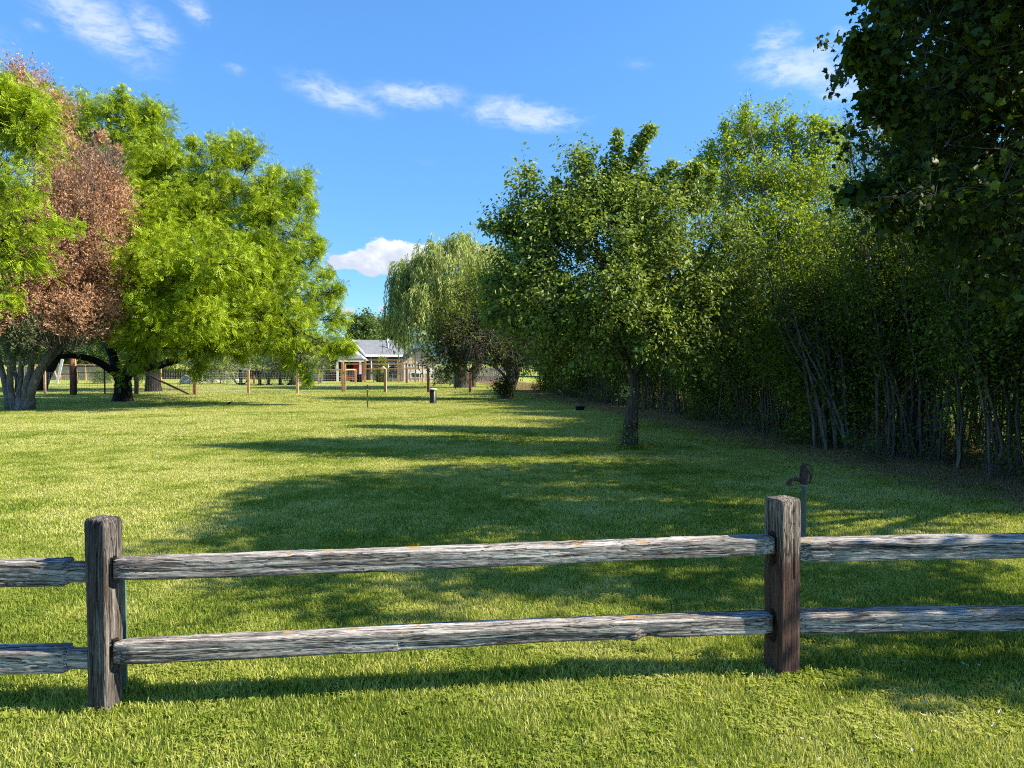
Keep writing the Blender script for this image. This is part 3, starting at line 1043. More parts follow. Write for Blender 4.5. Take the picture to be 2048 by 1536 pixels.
# --- locust at the very left edge, in front of the dead cedar
t = Tree(3)
t.limb(*PX((-260, 900, 21.5, .34), (-255, 820, 21.5, .26), (-235, 700, 21.5, .22), (-180, 560, 21.5, .16), (-110, 420, 21.7, .10), (-60, 300, 22, .06)), n=10)
t.limb(*PX((-235, 700, 21.5, .14), (-160, 560, 21.2, .10), (-70, 500, 21.2, .07), (10, 480, 21.2, .04)), n=6)
t.limb(*PX((-180, 560, 21.5, .14), (-100, 380, 21.6, .09), (0, 330, 22, .05)), n=6)
lobes = [LB(20, 245, 23, 50, 62, 1.3), LB(-60, 200, 23, 70, 80, 1.6), LB(70, 235, 23.5, 26, 38, .7), LB(40, 330, 23, 42, 40, .9), LB(10, 350, 22, 66, 60, 1.5), LB(70, 290, 23, 26, 24, .6),
         LB(25, 430, 21.5, 62, 42, 1.3), LB(58, 455, 21.3, 34, 24, .6), LB(20, 500, 21.2, 50, 26, .8), LB(-20, 590, 21, 34, 12, .4), LB(-90, 420, 21.5, 80, 120, 1.6), LB(5, 540, 21.2, 24, 12, .4), LB(140, 452, 21.5, 26, 6, .3)]
fill(t, lobes, dict(LOC, dens=17, size=.19, L=.65, m=7, rl=.05, nsub=5, jit=.06, hs=.8))
t.shoots('crown', SH(22.5, (40, 240, 60, 190, 30, .5), (70, 260, 95, 235, 24, .5), (10, 220, 12, 165, 30, .5), (80, 460, 112, 450, 30, .4), (90, 440, 160, 455, 26, .35), (60, 500, 75, 520, 20, .35), (10, 590, 28, 598, 16, .3)), dict(LOC, size=.19, m=7))
t.build('locust_tree', (W(-260, 900, 21.5) * np.array([1, 1, 0])), M_bark_dark, {'crown': L_locust}, 'bright green locust reaching in from the left edge over the brown cedar', 'tree')

# --- dead brown cedar with many pale trunks
t = Tree(4)
b0 = G(42, 819)
for (px0, pts_) in [(24, [(8, 760, 26.6, .12), (-8, 690, 26.8, .09), (-20, 600, 27, .05)]), (30, [(20, 770, 26.4, .13), (22, 700, 26.4, .10), (30, 560, 26.6, .06)]),
                    (38, [(40, 770, 26.4, .12), (46, 700, 26.4, .09), (60, 520, 26.8, .06), (70, 300, 27, .03)]), (48, [(52, 770, 26.2, .14), (66, 720, 26.2, .11), (90, 620, 26.5, .07), (110, 420, 26.8, .04)]),
                    (56, [(64, 775, 26.1, .15), (78, 740, 26.0, .13), (108, 690, 26.1, .10), (150, 600, 26.4, .06), (175, 420, 26.8, .03)]), (60, [(64, 790, 26.6, .10), (90, 735, 26.8, .09), (130, 690, 27, .07), (190, 620, 27, .04)]),
                    (20, [(14, 790, 26.8, .10), (4, 740, 27, .09), (-30, 680, 27.2, .06)]), (44, [(34, 760, 26.8, .10), (30, 690, 27, .08), (80, 400, 27.2, .05), (52, 190, 27.4, .02)]),
                    (52, [(58, 765, 26.9, .10), (72, 700, 27, .08), (140, 500, 27.4, .05), (160, 310, 27.4, .02)])]:
    t.limb(*PX((px0 * 1.12 - 5, 822, 26.2 + .5 * abs(px0 - 40) / 20, .15), (px0 * 1.1 - 4 + (pts_[0][0] - px0) * .4, 800, 26.4, .12), *[(a_, b_, c_, r_ * .85) for a_, b_, c_, r_ in pts_]), n=9, wig=.02)
CED = dict(BASE, rl=.035, nsub=13, dens=40, L=.85, out=.45, up=.85, rnd=.5, hole=.475, hs=.55, shell=.45, droop=.1, rt=.007, m=12, size=.115,
           tmpl='scale', spread=.55, hang=-.1, jit=.07)
lobes = [LB(150, 410, 27, 60, 108, 1.7), LB(192, 520, 26.8, 50, 100, 1.3), LB(110, 560, 26.2, 80, 115, 1.9), LB(60, 640, 25.9, 70, 52, 1.7), LB(160, 640, 26.2, 62, 48, 1.5), LB(205, 450, 27, 36, 100, 1.0),
         LB(40, 500, 27, 60, 130, 1.8), LB(85, 250, 27.4, 34, 74, .9), LB(46, 190, 27.4, 12, 44, .3), LB(20, 210, 27.4, 10, 40, .25), LB(104, 222, 27.4, 14, 30, .3), LB(205, 650, 26.6, 36, 34, 1.0), LB(-30, 620, 26.8, 50, 70, 1.3),
         LB(135, 470, 25.8, 40, 60, .8)]
fill(t, lobes, CED)
t.shoots('crown', SH(27.3, (60, 270, 38, 142, 70, .45), (34, 270, 14, 165, 50, .4), (100, 280, 108, 196, 50, .45), (125, 250, 118, 210, 24, .3), (185, 400, 236, 300, 60, .6), (170, 330, 200, 265, 40, .5), (140, 330, 150, 285, 40, .4), (210, 560, 250, 500, 50, .5), (215, 480, 248, 420, 40, .4), (215, 640, 252, 600, 40, .4)), dict(CED, jit=.05, m=10))
# bare sprays of dead wood
for lb in [LB(214, 340, 27, 34, 46, .7), LB(30, 640, 25.4, 34, 30, .5), LB(110, 690, 25.6, 70, 20, 1), LB(150, 420, 25.9, 60, 80, .6)]:
    P, D, L = t.lobe_twigs(lb[0], lb[1], 170, .8, .4, .9, .5, .2)
    t.twigs(P, D, L, np.full(len(P), .05), .010)
lb = LB(52, 672, 25.0, 26, 30, .5)
P, D, L = t.lobe_twigs(lb[0], lb[1], 420, .42, .5, .8, .5, .2)
t.leaves('sprig', P, D, L, np.full(len(P), .05), 9, .13, 'scale', .5, -.1)
lb = LB(38, 715, 25.2, 22, 22, .4)
P, D, L = t.lobe_twigs(lb[0], lb[1], 160, .4, .5, .8, .5, .2)
t.leaves('sprig', P, D, L, np.full(len(P), .05), 7, .12, 'scale', .5, -.1)
rt = t.build('dead_cedar', b0, M_bark_jun, {'crown': L_brown, 'sprig': L_sage}, 'dead rust brown cedar with a fan of pale peeling trunks, at the left edge', 'tree', twig_mat=M_twig)

# --- leaning dark trunk seen just right of the cedar's stems
t = Tree(5)
t.limb(*PX((78, 782, 46, .46), (88, 757, 46, .34), (104, 728, 46, .30), (118, 702, 46, .24), (130, 660, 46, .18), (130, 560, 46, .1)), n=10, wig=.01)
fill(t, [LB(110, 560, 47, 90, 90, 3.5), LB(40, 620, 48, 90, 70, 3.5), LB(160, 655, 47, 70, 30, 2)], dict(LOC, dens=1.3, size=.55, tintb=-.2))
t.build('leaning_tree', G(78, 782), M_bark_dark, {'crown': L_far}, 'leaning dark trunk just right of the dead cedar, beyond the fence line', 'tree')

# --- weeping willow
t = Tree(6)
t.limb(*PX((925, 776, 51, .62), (924, 755, 51, .55), (920, 735, 51, .5), (905, 690, 51, .34), (880, 600, 51, .2), (850, 540, 51, .1)), n=10, wig=.01)
t.limb(*PX((938, 775, 51.4, .45), (944, 750, 51.4, .40), (955, 725, 51.4, .34), (950, 640, 51.4, .22), (940, 530, 51, .1)), n=9, wig=.01)
r = t.r
for (px, py, d, rx, ry, rd, k, ln) in [(868, 512, 50.5, 28, 26, 1.6, 360, 3.4), (905, 530, 50, 45, 30, 2.4, 420, 3.8), (925, 492, 51, 26, 22, 1.3, 300, 2.6), (960, 520, 51, 40, 32, 2.2, 460, 4.0),
                                       (838, 560, 50, 42, 26, 2.2, 420, 4.2), (812, 545, 50.5, 22, 22, 1.2, 240, 4.4), (880, 590, 48.8, 60, 40, 2.4, 520, 3.6), (990, 560, 51.5, 40, 40, 2.2, 380, 4.2),
                                       (850, 640, 49, 55, 40, 2.0, 340, 3.0), (805, 610, 50.5, 20, 30, 1.0, 170, 3.4), (940, 600, 49, 60, 40, 2.2, 380, 3.4)]:
    c, R = LB(px, py, d, rx, ry, rd)
    t.branch_to(c, .12, up=.7)
    u = rand_unit(r, k)
    u[:, 2] = np.abs(u[:, 2]) * 1.0 - .15
    P = c + u * R
    P = P[vnoise(P, .9, 4) > .50]
    k = len(P)
    P = P + r.normal(size=P.shape) * .25
    L = ln * (.25 + .85 * r.random(k))
    D = unit(unit(P - c) * .5 + rand_unit(r, k) * .25 + np.array([0, 0, .15]))
    # strands: short arch outwards, then hanging
    m = 7
    tt = np.linspace(0, 1, m)[None, :, None]
    Q = P[:, None, :] + D[:, None, :] * .55 * (1 - np.exp(-4 * tt)) - np.array([0, 0, 1.0]) * L[:, None, None] * (tt ** 1.35)
    Q = Q + np.cumsum(r.normal(size=Q.shape) * .03, axis=1)
    V, F = multi_tube(Q, np.full((k, m), .012), 3)
    t.TV.append(V); t.TF.append(F + t.tn); t.tn += len(V)
    P2 = Q[:, :-1].reshape(-1, 3)
    D2 = (Q[:, 1:] - Q[:, :-1]).reshape(-1, 3)
    L2 = np.linalg.norm(D2, axis=1)
    t.leaves('crown', P2, D2 / L2[:, None], L2, np.zeros(len(P2)), 5, .26, 'slim', .55, .7, (0, 1), .05)
t.build('weeping_willow', G(930, 775), M_bark_willow, {'crown': L_willow}, 'weeping willow with hanging pale green strands beside the far house', 'tree', twig_mat=L_willow)

# --- small dark rounded tree with dry twigs low in its crown
t = Tree(7)
t.limb(*PX((1013, 800, 35, .34), (1018, 780, 35, .26), (1021, 755, 35, .22), (1016, 735, 35, .20), (990, 705, 35, .14), (950, 680, 35, .08)), n=10, wig=.01)
t.limb(*PX((1022, 776, 35.2, .2), (1032, 750, 35.2, .18), (1036, 725, 35.2, .14), (1040, 690, 35.2, .08)), n=8, wig=.01)
t.limb(*PX((1018, 765, 35, .08), (1000, 742, 34.8, .06), (975, 728, 34.5, .04), (940, 722, 34.3, .02)), n=6, wig=.02)
SD = dict(BASE, rl=.045, nsub=9, dens=15, L=.7, out=.9, up=.3, rnd=.5, hole=.36, hs=1.0, shell=.45, droop=.15, rt=.008, m=9, size=.13, tmpl='leaf', jit=.09)
fill(t, [LB(950, 612, 35, 60, 36, 1.7), LB(905, 640, 34.5, 44, 34, 1.3), LB(1000, 625, 35, 55, 45, 1.7), LB(1050, 640, 35, 50, 50, 1.6), LB(895, 668, 34, 30, 22, .8), LB(880, 715, 34.6, 28, 26, .8, ), LB(925, 725, 34.8, 40, 18, .8),
         LB(960, 572, 35.4, 30, 22, .8)], SD)
for lb in [LB(950, 672, 34, 66, 40, 1.6), LB(1000, 690, 34, 60, 40, 1.6), LB(910, 690, 34, 40, 30, 1.1), LB(1045, 700, 34.5, 45, 35, 1.2)]:
    t.branch_to(lb[0], .05)
    t.sub(lb[0], lb[1], 16, .022)
    P, D, L = t.lobe_twigs(lb[0], lb[1], 600, .7, .8, .2, .8, .25)
    t.twigs(P, D, L, np.full(len(P), .1), .012)
    t.leaves('crown', P[:260], D[:260], L[:260], np.full(len(P[:260]), .1), 4, .11, 'quad')
P, D, L = t.lobe_twigs(*LB(1006, 785, 34.6, 20, 16, .4), 260, .5, .4, 1.2, .4, .1)
t.leaves('crown', P, D, L, np.full(len(P), .0), 6, .10, 'quad', tintb=-.4)
t.build('twiggy_tree', G(1015, 798), M_bark_grey, {'crown': L_dark}, 'small round tree with bare purple grey twigs under yellow green leaves, left of the hedge', 'tree', twig_mat=M_twig_purple)

# --- apple tree in the middle of the right side
t = Tree(8)
t.limb(*PX((1258, 903, 14.5, .24), (1260, 885, 14.5, .165), (1262, 850, 14.5, .145), (1265, 810, 14.5, .115), (1269, 775, 14.5, .110), (1266, 748, 14.5, .115)), n=16, wig=.01)
t.limb(*PX((1264, 750, 14.5, .09), (1250, 715, 14.5, .085), (1240, 670, 14.5, .075), (1225, 600, 14.5, .06), (1190, 480, 14.5, .045), (1160, 360, 14.5, .02)), n=9, wig=.02)
t.limb(*PX((1268, 750, 14.5, .08), (1290, 715, 14.4, .07), (1330, 660, 14.3, .055), (1380, 570, 14.4, .04), (1430, 480, 14.6, .02)), n=8, wig=.02)
t.limb(*PX((1246, 700, 14.5, .05), (1200, 650, 14.3, .045), (1130, 600, 14.2, .035), (1060, 540, 14.3, .02), (1010, 460, 14.4, .012)), n=7, wig=.02)
t.limb(*PX((1240, 660, 14.5, .05), (1250, 560, 14.5, .04), (1230, 420, 14.5, .03), (1285, 290, 14.5, .012)), n=7, wig=.02)
t.limb(*PX((1240, 680, 14.6, .05), (1180, 690, 15.2, .04), (1110, 690, 15.4, .02)), n=7, wig=.02)
APP = dict(BASE, rl=.035, nsub=12, dens=60, L=.44, out=.7, up=.55, rnd=.6, hole=.47, hs=.5, shell=.42, droop=.12, rt=.004, m=9, size=.082, tmpl='leaf',
           spread=.85, hang=.35, jit=.035)
lobes = [LB(1055, 385, 14.5, 22, 50, .3), LB(1060, 450, 14.5, 45, 45, .5), LB(1115, 440, 14.6, 36, 34, .5), LB(995, 452, 14.4, 26, 9, .2), LB(1030, 470, 14.4, 36, 18, .3), LB(985, 446, 14.4, 14, 8, .15),
         LB(1165, 380, 14.6, 24, 60, .35), LB(1160, 330, 14.6, 12, 26, .2), LB(1205, 395, 14.5, 30, 36, .4),
         LB(1262, 392, 14.4, 40, 26, .4), LB(1310, 415, 14.6, 50, 32, .5),
         LB(1195, 440, 14.2, 80, 50, .9), LB(1290, 470, 14.2, 80, 60, 1.0), LB(1110, 500, 14.3, 85, 55, .9), LB(1215, 530, 13.6, 90, 60, .9), LB(1050, 560, 14.4, 65, 60, .9), LB(1020, 615, 14.7, 46, 50, .8),
         LB(1130, 590, 13.7, 90, 60, .9), LB(1250, 610, 13.4, 80, 50, .8), LB(1340, 560, 13.8, 80, 70, 1.0), LB(1400, 450, 14.8, 50, 55, .8), LB(1385, 400, 14.9, 26, 40, .4), LB(1440, 520, 14.8, 60, 70, .9),
         LB(1460, 610, 14.7, 52, 52, .8), LB(1380, 640, 13.8, 80, 50, .9), LB(1090, 665, 14.7, 80, 48, .9), LB(1180, 670, 13.9, 60, 40, .7), LB(1310, 672, 13.3, 44, 36, .4), LB(1355, 700, 13.6, 46, 26, .4),
         LB(1240, 450, 15.3, 110, 70, .8), LB(1130, 600, 15.8, 110, 70, .7), LB(1330, 560, 15.8, 90, 80, .7), LB(1430, 690, 14.8, 46, 26, .5), LB(1110, 725, 15.2, 50, 20, .4), LB(1300, 645, 13.1, 30, 24, .3), LB(1212, 705, 13.6, 30, 16, .25)]
fill(t, lobes, APP)
t.shoots('crown', SH(14.5, (1185, 440, 1165, 312, 80, .22), (1205, 420, 1234, 268, 110, .24), (1222, 410, 1300, 262, 230, .27), (1215, 400, 1206, 318, 40, .2), (1280, 400, 1345, 328, 90, .22), (1320, 405, 1398, 345, 90, .22), (1075, 450, 1058, 336, 56, .30), (1110, 440, 1116, 366, 36, .26), (1060, 480, 966, 446, 50, .24),
                     (1380, 430, 1386, 330, 40, .24), (1415, 420, 1428, 345, 34, .24), (1160, 420, 1140, 372, 24, .22), (1030, 500, 1012, 440, 24, .22), (1340, 360, 1400, 330, 40, .22), (1010, 560, 975, 560, 30, .25), (1000, 620, 972, 640, 24, .22), (1260, 430, 1290, 320, 40, .25),
                     (1130, 460, 1145, 390, 26, .22), (1355, 700, 1362, 745, 20, .2), (1400, 690, 1412, 738, 20, .2), (1210, 700, 1205, 735, 16, .2)), APP)
# suckers at the foot of the trunk
P, D, L = t.lobe_twigs(*LB(1256, 878, 14.4, 17, 26, .16), 60, .26, .4, 1.0, .5, .1)
t.twigs(P, D, L, np.full(len(P), .0), .004)
t.leaves('crown', P, D, L, np.full(len(P), .0), 4, .05, 'leaf', tintb=.1)
P, D, L = t.lobe_twigs(*LB(1252, 785, 14.4, 7, 8, .06), 14, .12, .8, .3, .5, .1)
t.leaves('crown', P, D, L, np.full(len(P), .0), 5, .06, 'leaf', tintb=.6)
t.build('apple_tree', G(1258, 899), M_bark_apple, {'crown': L_apple}, 'spreading apple tree with slim leaning trunk and suckers, on the right lawn', 'tree')

# --- tall bright shrub-tree with upright spires behind the apple tree
t = Tree(9)
rk = np.random.default_rng(31)
for k in range(20):
    x0 = 1630 + 100 * rk.random()
    tx, ty = 1500 + 170 * rk.random(), 470 + 130 * rk.random()
    dd = 14.2 + .5 * rk.random()
    t.limb(*PX((x0, 908, dd, .036), (x0 - (x0 - tx) * .22, 800, dd + .1, .030), (x0 - (x0 - tx) * .60, 680, dd + .3, .024), (tx, ty, dd + .8, .008)), n=6, wig=.03)
for k, (px, py) in enumerate([(1440, 300), (1495, 250), (1540, 300), (1585, 280), (1640, 300), (1470, 400), (1520, 380), (1600, 400), (1660, 380), (1560, 450)]):
    x0 = 1690 + (k % 5) * 26 - 40
    d0 = 17.4 + .25 * (k % 4)
    t.limb(*PX((x0, 872, d0 + .6, .06), ((x0 + px) / 2 + 60, 700, d0 + .3, .05), ((x0 + px * 2) / 3 + 20, 540, d0, .035), (px, py, d0, .012)), n=6, wig=.03)
TAL = dict(BASE, rl=.03, nsub=8, dens=42, L=.42, out=.5, up=.8, rnd=.4, hole=.36, hs=.6, shell=.5, droop=.05, rt=.005, m=10, size=.075, tmpl='quad',
           spread=.8, hang=.1, jit=.05)
lobes = [LB(1495, 262, 19, 15, 42, .3), LB(1470, 270, 19, 18, 34, .3), LB(1450, 310, 18.6, 26, 34, .4), LB(1425, 330, 18.6, 20, 28, .3), LB(1512, 300, 18.6, 20, 44, .35), LB(1550, 250, 19, 8, 54, .15), LB(1545, 305, 18.6, 18, 34, .35),
         LB(1583, 285, 18.6, 15, 46, .3), LB(1635, 290, 18.4, 20, 50, .35), LB(1610, 330, 18.4, 20, 34, .35), LB(1665, 310, 18.4, 18, 44, .3), LB(1630, 262, 18.6, 8, 22, .15), LB(1650, 268, 18.6, 7, 18, .15),
         LB(1500, 380, 18.2, 60, 55, .9), LB(1440, 400, 18.6, 40, 50, .7), LB(1575, 385, 18, 50, 55, .9), LB(1640, 390, 17.8, 50, 60, .9), LB(1480, 470, 17.8, 60, 60, 1.0), LB(1560, 470, 17.2, 62, 70, 1.0),
         LB(1640, 480, 17.2, 50, 60, .9), LB(1530, 560, 17, 60, 60, .9), LB(1600, 560, 16.8, 46, 50, .8)]
fill(t, lobes, TAL)
fill(t, [LB(1680, 470, 17.5, 36, 80, .7), LB(1590, 640, 17.2, 70, 40, .8)], dict(TAL, dens=16, hole=.46))
t.shoots('crown', SH(18.4, (1490, 400, 1496, 210, 90, .32), (1465, 400, 1448, 245, 70, .32), (1518, 390, 1512, 240, 60, .28), (1545, 400, 1548, 236, 60, .26), (1578, 400, 1583, 238, 80, .30), (1596, 400, 1600, 270, 40, .26), (1625, 400, 1626, 240, 60, .28), (1650, 400, 1652, 246, 60, .28),
                     (1430, 430, 1416, 296, 50, .30), (1670, 420, 1676, 270, 50, .26), (1440, 330, 1400, 320, 26, .24)), dict(TAL, size=.08, m=10))
t.build('tall_shrub', G(1680, 905), M_bark_grey, {'crown': L_tall}, 'tallest light green shrub with upright spires above the hedge, right of the apple tree', 'shrub')

# --- feathery darker shrub between the tall one and the maple
t = Tree(10)
for k, (px, py) in enumerate([(1700, 300), (1720, 260), (1745, 270), (1775, 260), (1790, 300), (1730, 380), (1760, 400)]):
    x0 = 1790 + 10 * k
    t.limb(*PX((x0, 915, 13.4, .04), ((x0 + px) / 2 + 30, 700, 13.4, .032), ((x0 + px * 2) / 3 + 10, 500, 13.4, .022), (px, py, 13.4, .008)), n=5, wig=.03)
rk = np.random.default_rng(32)
for k in range(16):
    x0 = 1770 + 120 * rk.random()
    tx, ty = x0 - 130 + 200 * rk.random(), 440 + 120 * rk.random()
    dd = 12.9 + .6 * rk.random()
    t.limb(*PX((x0, 940, dd, .030), (x0 + (tx - x0) * .15, 820, dd + .1, .026), (x0 + (tx - x0) * .5, 690, dd + .2, .020), (tx, ty, dd + .5, .006)), n=6, wig=.04)
fill(t, [LB(1690, 520, 13.8, 50, 60, .6), LB(1760, 520, 13.6, 50, 60, .6), LB(1830, 480, 13.6, 50, 70, .6), LB(1720, 610, 13.6, 50, 40, .5), LB(1860, 560, 13.4, 60, 50, .6), LB(1650, 440, 14.2, 30, 60, .5), LB(1900, 500, 13.8, 50, 60, .6)],
     dict(TAL, dens=20, L=.34, size=.055, m=9, hole=.45, rl=.012, nsub=5, rt=.004, up=.8))
fill(t, [LB(1705, 285, 13.4, 12, 46, .2), LB(1722, 330, 13.4, 16, 50, .25), LB(1742, 285, 13.4, 12, 46, .2), LB(1775, 275, 13.4, 15, 50, .25), LB(1795, 320, 13.4, 20, 60, .3), LB(1752, 360, 13.4, 26, 50, .35), LB(1715, 420, 13.4, 30, 55, .4),
         LB(1690, 350, 13.6, 12, 46, .2), LB(1770, 440, 13.4, 40, 60, .5)], dict(TAL, dens=46, L=.34, size=.05, m=11, hole=.40, rl=.015, nsub=5, rt=.004, tmpl='slim', up=1.0))
t.shoots('crown', SH(13.4, (1715, 450, 1690, 236, 90, .20), (1735, 450, 1722, 245, 80, .2), (1755, 450, 1745, 232, 90, .2), (1780, 440, 1778, 214, 100, .22), (1800, 420, 1796, 240, 70, .2), (1710, 520, 1700, 380, 60, .25)), dict(TAL, size=.048, m=11, rt=.004, tmpl='slim'))
t.build('feathery_shrub', G(1815, 918), M_stem, {'crown': L_feather}, 'feathery leaved tall shrub with thin bare stems, left of the maple', 'shrub')

# --- maple at the right edge: big lobed leaves, crown higher than the picture
t = Tree(11)
mb = np.array([7.4, 8.2, 0.0])
t.limb([mb + [0, 0, -.1], mb + [-.05, 0, 1.0], mb + [0, 0, 2.2], mb + [-.1, 0, 4.0], mb + [0, .1, 6.6]], [.27, .2, .18, .13, .05], n=14, wig=.01)
for q in [(-1.6, -.9, 3.4), (-2.6, .2, 4.3), (-1.5, 1.6, 4.4), (1.4, 1.0, 4.4), (-1.0, -2.2, 4.2), (1.0, -2.6, 4.4), (-2.8, -.4, 5.4), (-1.0, .3, 7.0), (-1.8, -1.4, 6.2), (.2, 2.4, 5.0)]:
    e = mb + np.array(q)
    t.limb([mb + [0, 0, q[2] * .45], mb + np.array([q[0] * .5, q[1] * .5, q[2] * .8]), e], [.08, .055, .015], n=7, wig=.04)
MAP = dict(BASE, rl=.03, nsub=10, dens=37, L=.34, out=.75, up=.12, rnd=.6, hole=.505, hs=.42, shell=.50, droop=.22, rt=.004, m=8, size=.074, tmpl='maple',
           spread=.9, hang=.45, jit=.05)
lobes = [LB(1808, 106, 7.4, 42, 30, .35), LB(1850, 182, 7.5, 54, 40, .5), LB(1762, 88, 7.4, 20, 14, .15), LB(1870, 50, 7.6, 80, 70, .6), LB(1900, 170, 7.6, 90, 80, .8), LB(1900, -60, 7.6, 110, 70, .8),
         LB(1890, 290, 7.4, 50, 38, .45), LB(1960, 290, 7.7, 90, 70, .8), LB(2020, 120, 7.8, 110, 120, 1.0), LB(1872, 392, 7.2, 42, 24, .35), LB(1800, 396, 7.1, 34, 12, .22), LB(1742, 392, 7.1, 22, 6, .12), LB(1850, 345, 7.3, 30, 20, .3),
         LB(1940, 410, 7.3, 66, 40, .55), LB(2040, 400, 7.6, 84, 76, .8), LB(1950, 470, 7.4, 40, 18, .3), LB(2010, 500, 7.4, 70, 36, .5), LB(2060, 590, 7.4, 46, 40, .5),
         LB(2140, 250, 8.4, 130, 190, 1.4), LB(1985, -60, 8.6, 140, 120, 1.2)]
# unseen rest of the crown; its lobes are placed to shade the lawn
lobes += [(mb + np.array(c_), np.array(r_)) for c_, r_ in [((-2.3, .2, 5.6), (1.0, 1.2, .7)), ((-1.6, 1.3, 5.9), (1.4, 1.3, 1.0)), ((-1.9, -1.2, 5.6), (1.2, 1.2, .9)), ((-.6, .2, 6.9), (1.6, 1.8, 1.0)), ((.6, 1.8, 5.2), (1.6, 1.5, 1.3)),
                                                           ((.8, -1.6, 5.0), (1.5, 1.5, 1.3)), ((-.4, -2.6, 4.6), (1.3, 1.1, .9)), ((-1.5, 2.6, 4.9), (1.0, .9, .8)), ((-1.4, -3.3, 5.2), (1.2, .7, .8)), ((-2.2, -2.35, 5.9), (.9, .7, .7)), ((.2, -3.4, 4.2), (1.2, .8, .8)), ((-.35, -4.4, 3.6), (1.0, .5, .6)), ((.6, -4.6, 3.6), (1.0, .5, .6)), ((-.2, 3.0, 4.2), (1.2, 1.0, 1.0))]]
fill(t, lobes, MAP)
t.shoots('crown', SH(7.4, (1800, 95, 1712, 74, 60, .15), (1810, 140, 1716, 112, 72, .16), (1820, 180, 1738, 200, 66, .16), (1850, 210, 1790, 232, 42, .14), (1810, 40, 1765, 8, 18, .15), (1830, 395, 1694, 388, 78, .13), (1830, 420, 1775, 438, 48, .14), (1860, 320, 1800, 332, 42, .14)), MAP)
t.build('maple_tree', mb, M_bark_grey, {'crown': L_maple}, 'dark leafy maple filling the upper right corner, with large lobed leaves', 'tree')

# ------------------------------------------------------------------ hedge: a row of many-stemmed shrubs
HED = dict(BASE, nsub=0, dens=1, L=.34, out=.6, up=.5, rnd=.6, hole=.36, hs=.55, shell=.5, droop=.08, rt=.004, m=10, size=.062, tmpl='quad', jit=.05)


def shrub(seed, h, spread, nst, nclump, leafmat, lean=0.0, low=.15, size=.062, k=70, key='crown'):
    t = Tree(seed)
    r = t.r
    ends = []
    for i in range(nst):
        an = r.random() * 2 * math.pi
        b = np.array([math.cos(an) * .95 * r.random(), math.sin(an) * .75 * r.random(), -.03])
        rr = spread * (.25 + .75 * r.random())
        hh = h * (.55 + .45 * r.random()) * (1 - .25 * (rr / spread) ** 2)
        e = np.array([math.cos(an) * rr + lean * hh, math.sin(an) * rr, hh])
        mid = b + (e - b) * .5 + np.array([-(e - b)[0] * .14, -(e - b)[1] * .14, hh * .06]) + (r.random(3) - .5) * .25
        q1 = b + (e - b) * .22 + np.array([-(e - b)[0] * .1, -(e - b)[1] * .1, hh * .05]) + (r.random(3) - .5) * .12
        C, R = t.limb([b, q1, mid, e], [.018 + .016 * r.random(), .018, .013, .005], n=5, wig=.05, m=12)
        ends.append(C)
        for j in range(3):
            a = C[5 + 2 * j]
            q = a + np.array([(r.random() - .5) * 1.3, (r.random() - .5) * 1.3, .5 + .7 * r.random()])
            C2, _ = t.limb([a, (a + q) / 2 + (r.random(3) - .5) * .2, q], [.012, .009, .004], n=4, wig=.06, m=6)
            ends.append(C2)
    # low suckers and weeds round the foot
    P = np.stack([(r.random(260) - .35) * 1.7, (r.random(260) - .5) * 2.2, np.full(260, .02)], 1)
    D = unit(np.array([0, 0, 1.0]) + r.normal(size=(260, 3)) * .3)
    L = .25 + .75 * r.random(260) ** 2
    t.twigs(P, D, L, np.full(260, .05), .005)
    t.leaves('crown', P[:170], D[:170], L[:170], np.full(170, .08), 8, size * .9, 'quad', .85, .1, (.2, 1.05), .04)
    for i in range(nclump):
        C = ends[int(r.integers(len(ends)))]
        f = low + (1 - low) * r.random() ** .7
        c = C[min(len(C) - 1, int(f * len(C)))] + (r.random(3) - .5) * .35
        R = np.array([.34, .34, .38]) * (.7 + .8 * r.random())
        P, D, L = t.lobe_twigs(c, R, k, .3, .6, .5, .6, .34, .4, .6)
        P[:, 2] = np.maximum(P[:, 2], .05)
        t.twigs(P[::3], D[::3], L[::3], np.full(len(P[::3]), .05), .0035)
        t.leaves('crown', P, D, L, np.full(len(P), .08), 7, size, 'leaf' if size > .07 else 'quad', .85, .15, (.05, 1.05), .05)
    return t


protos = []
for i, (h, sp, nst, ncl, low, size) in enumerate([(4.5, 1.7, 30, 135, .16, .060), (5.0, 1.5, 28, 125, .24, .055), (3.9, 1.8, 30, 135, .06, .066), (4.8, 1.9, 34, 145, .14, .060), (3.3, 1.5, 26, 120, .03, .066)]):
    t = shrub(40 + i, h, sp, nst, ncl, L_hedge, 0.0, low, size, 62)
    protos.append(t)
spots = []
yy = 9.3
i = 0
rs = np.random.default_rng(9)
while yy < 47:
    if 13.2 < yy < 15.0:
        yy = 15.4
    spots.append((hedge_x(yy) + .55 + .35 * (rs.random() - .5), yy, rs.random() * 6.28, .9 + .2 * rs.random(), [0, 3, 1, 2, 3, 0, 4, 1, 3][i % 9]))
    yy += 1.35 + .045 * yy * (.7 + .5 * rs.random())
    i += 1
nfront = len(spots)
ORD = ['first', 'second', 'third', 'fourth', 'fifth', 'sixth', 'seventh', 'eighth', 'ninth', 'tenth', 'eleventh', 'twelfth', 'thirteenth', 'fourteenth', 'fifteenth', 'sixteenth', 'seventeenth', 'eighteenth', 'nineteenth', 'twentieth']
made = {}
mats_h = {'crown': L_hedge}


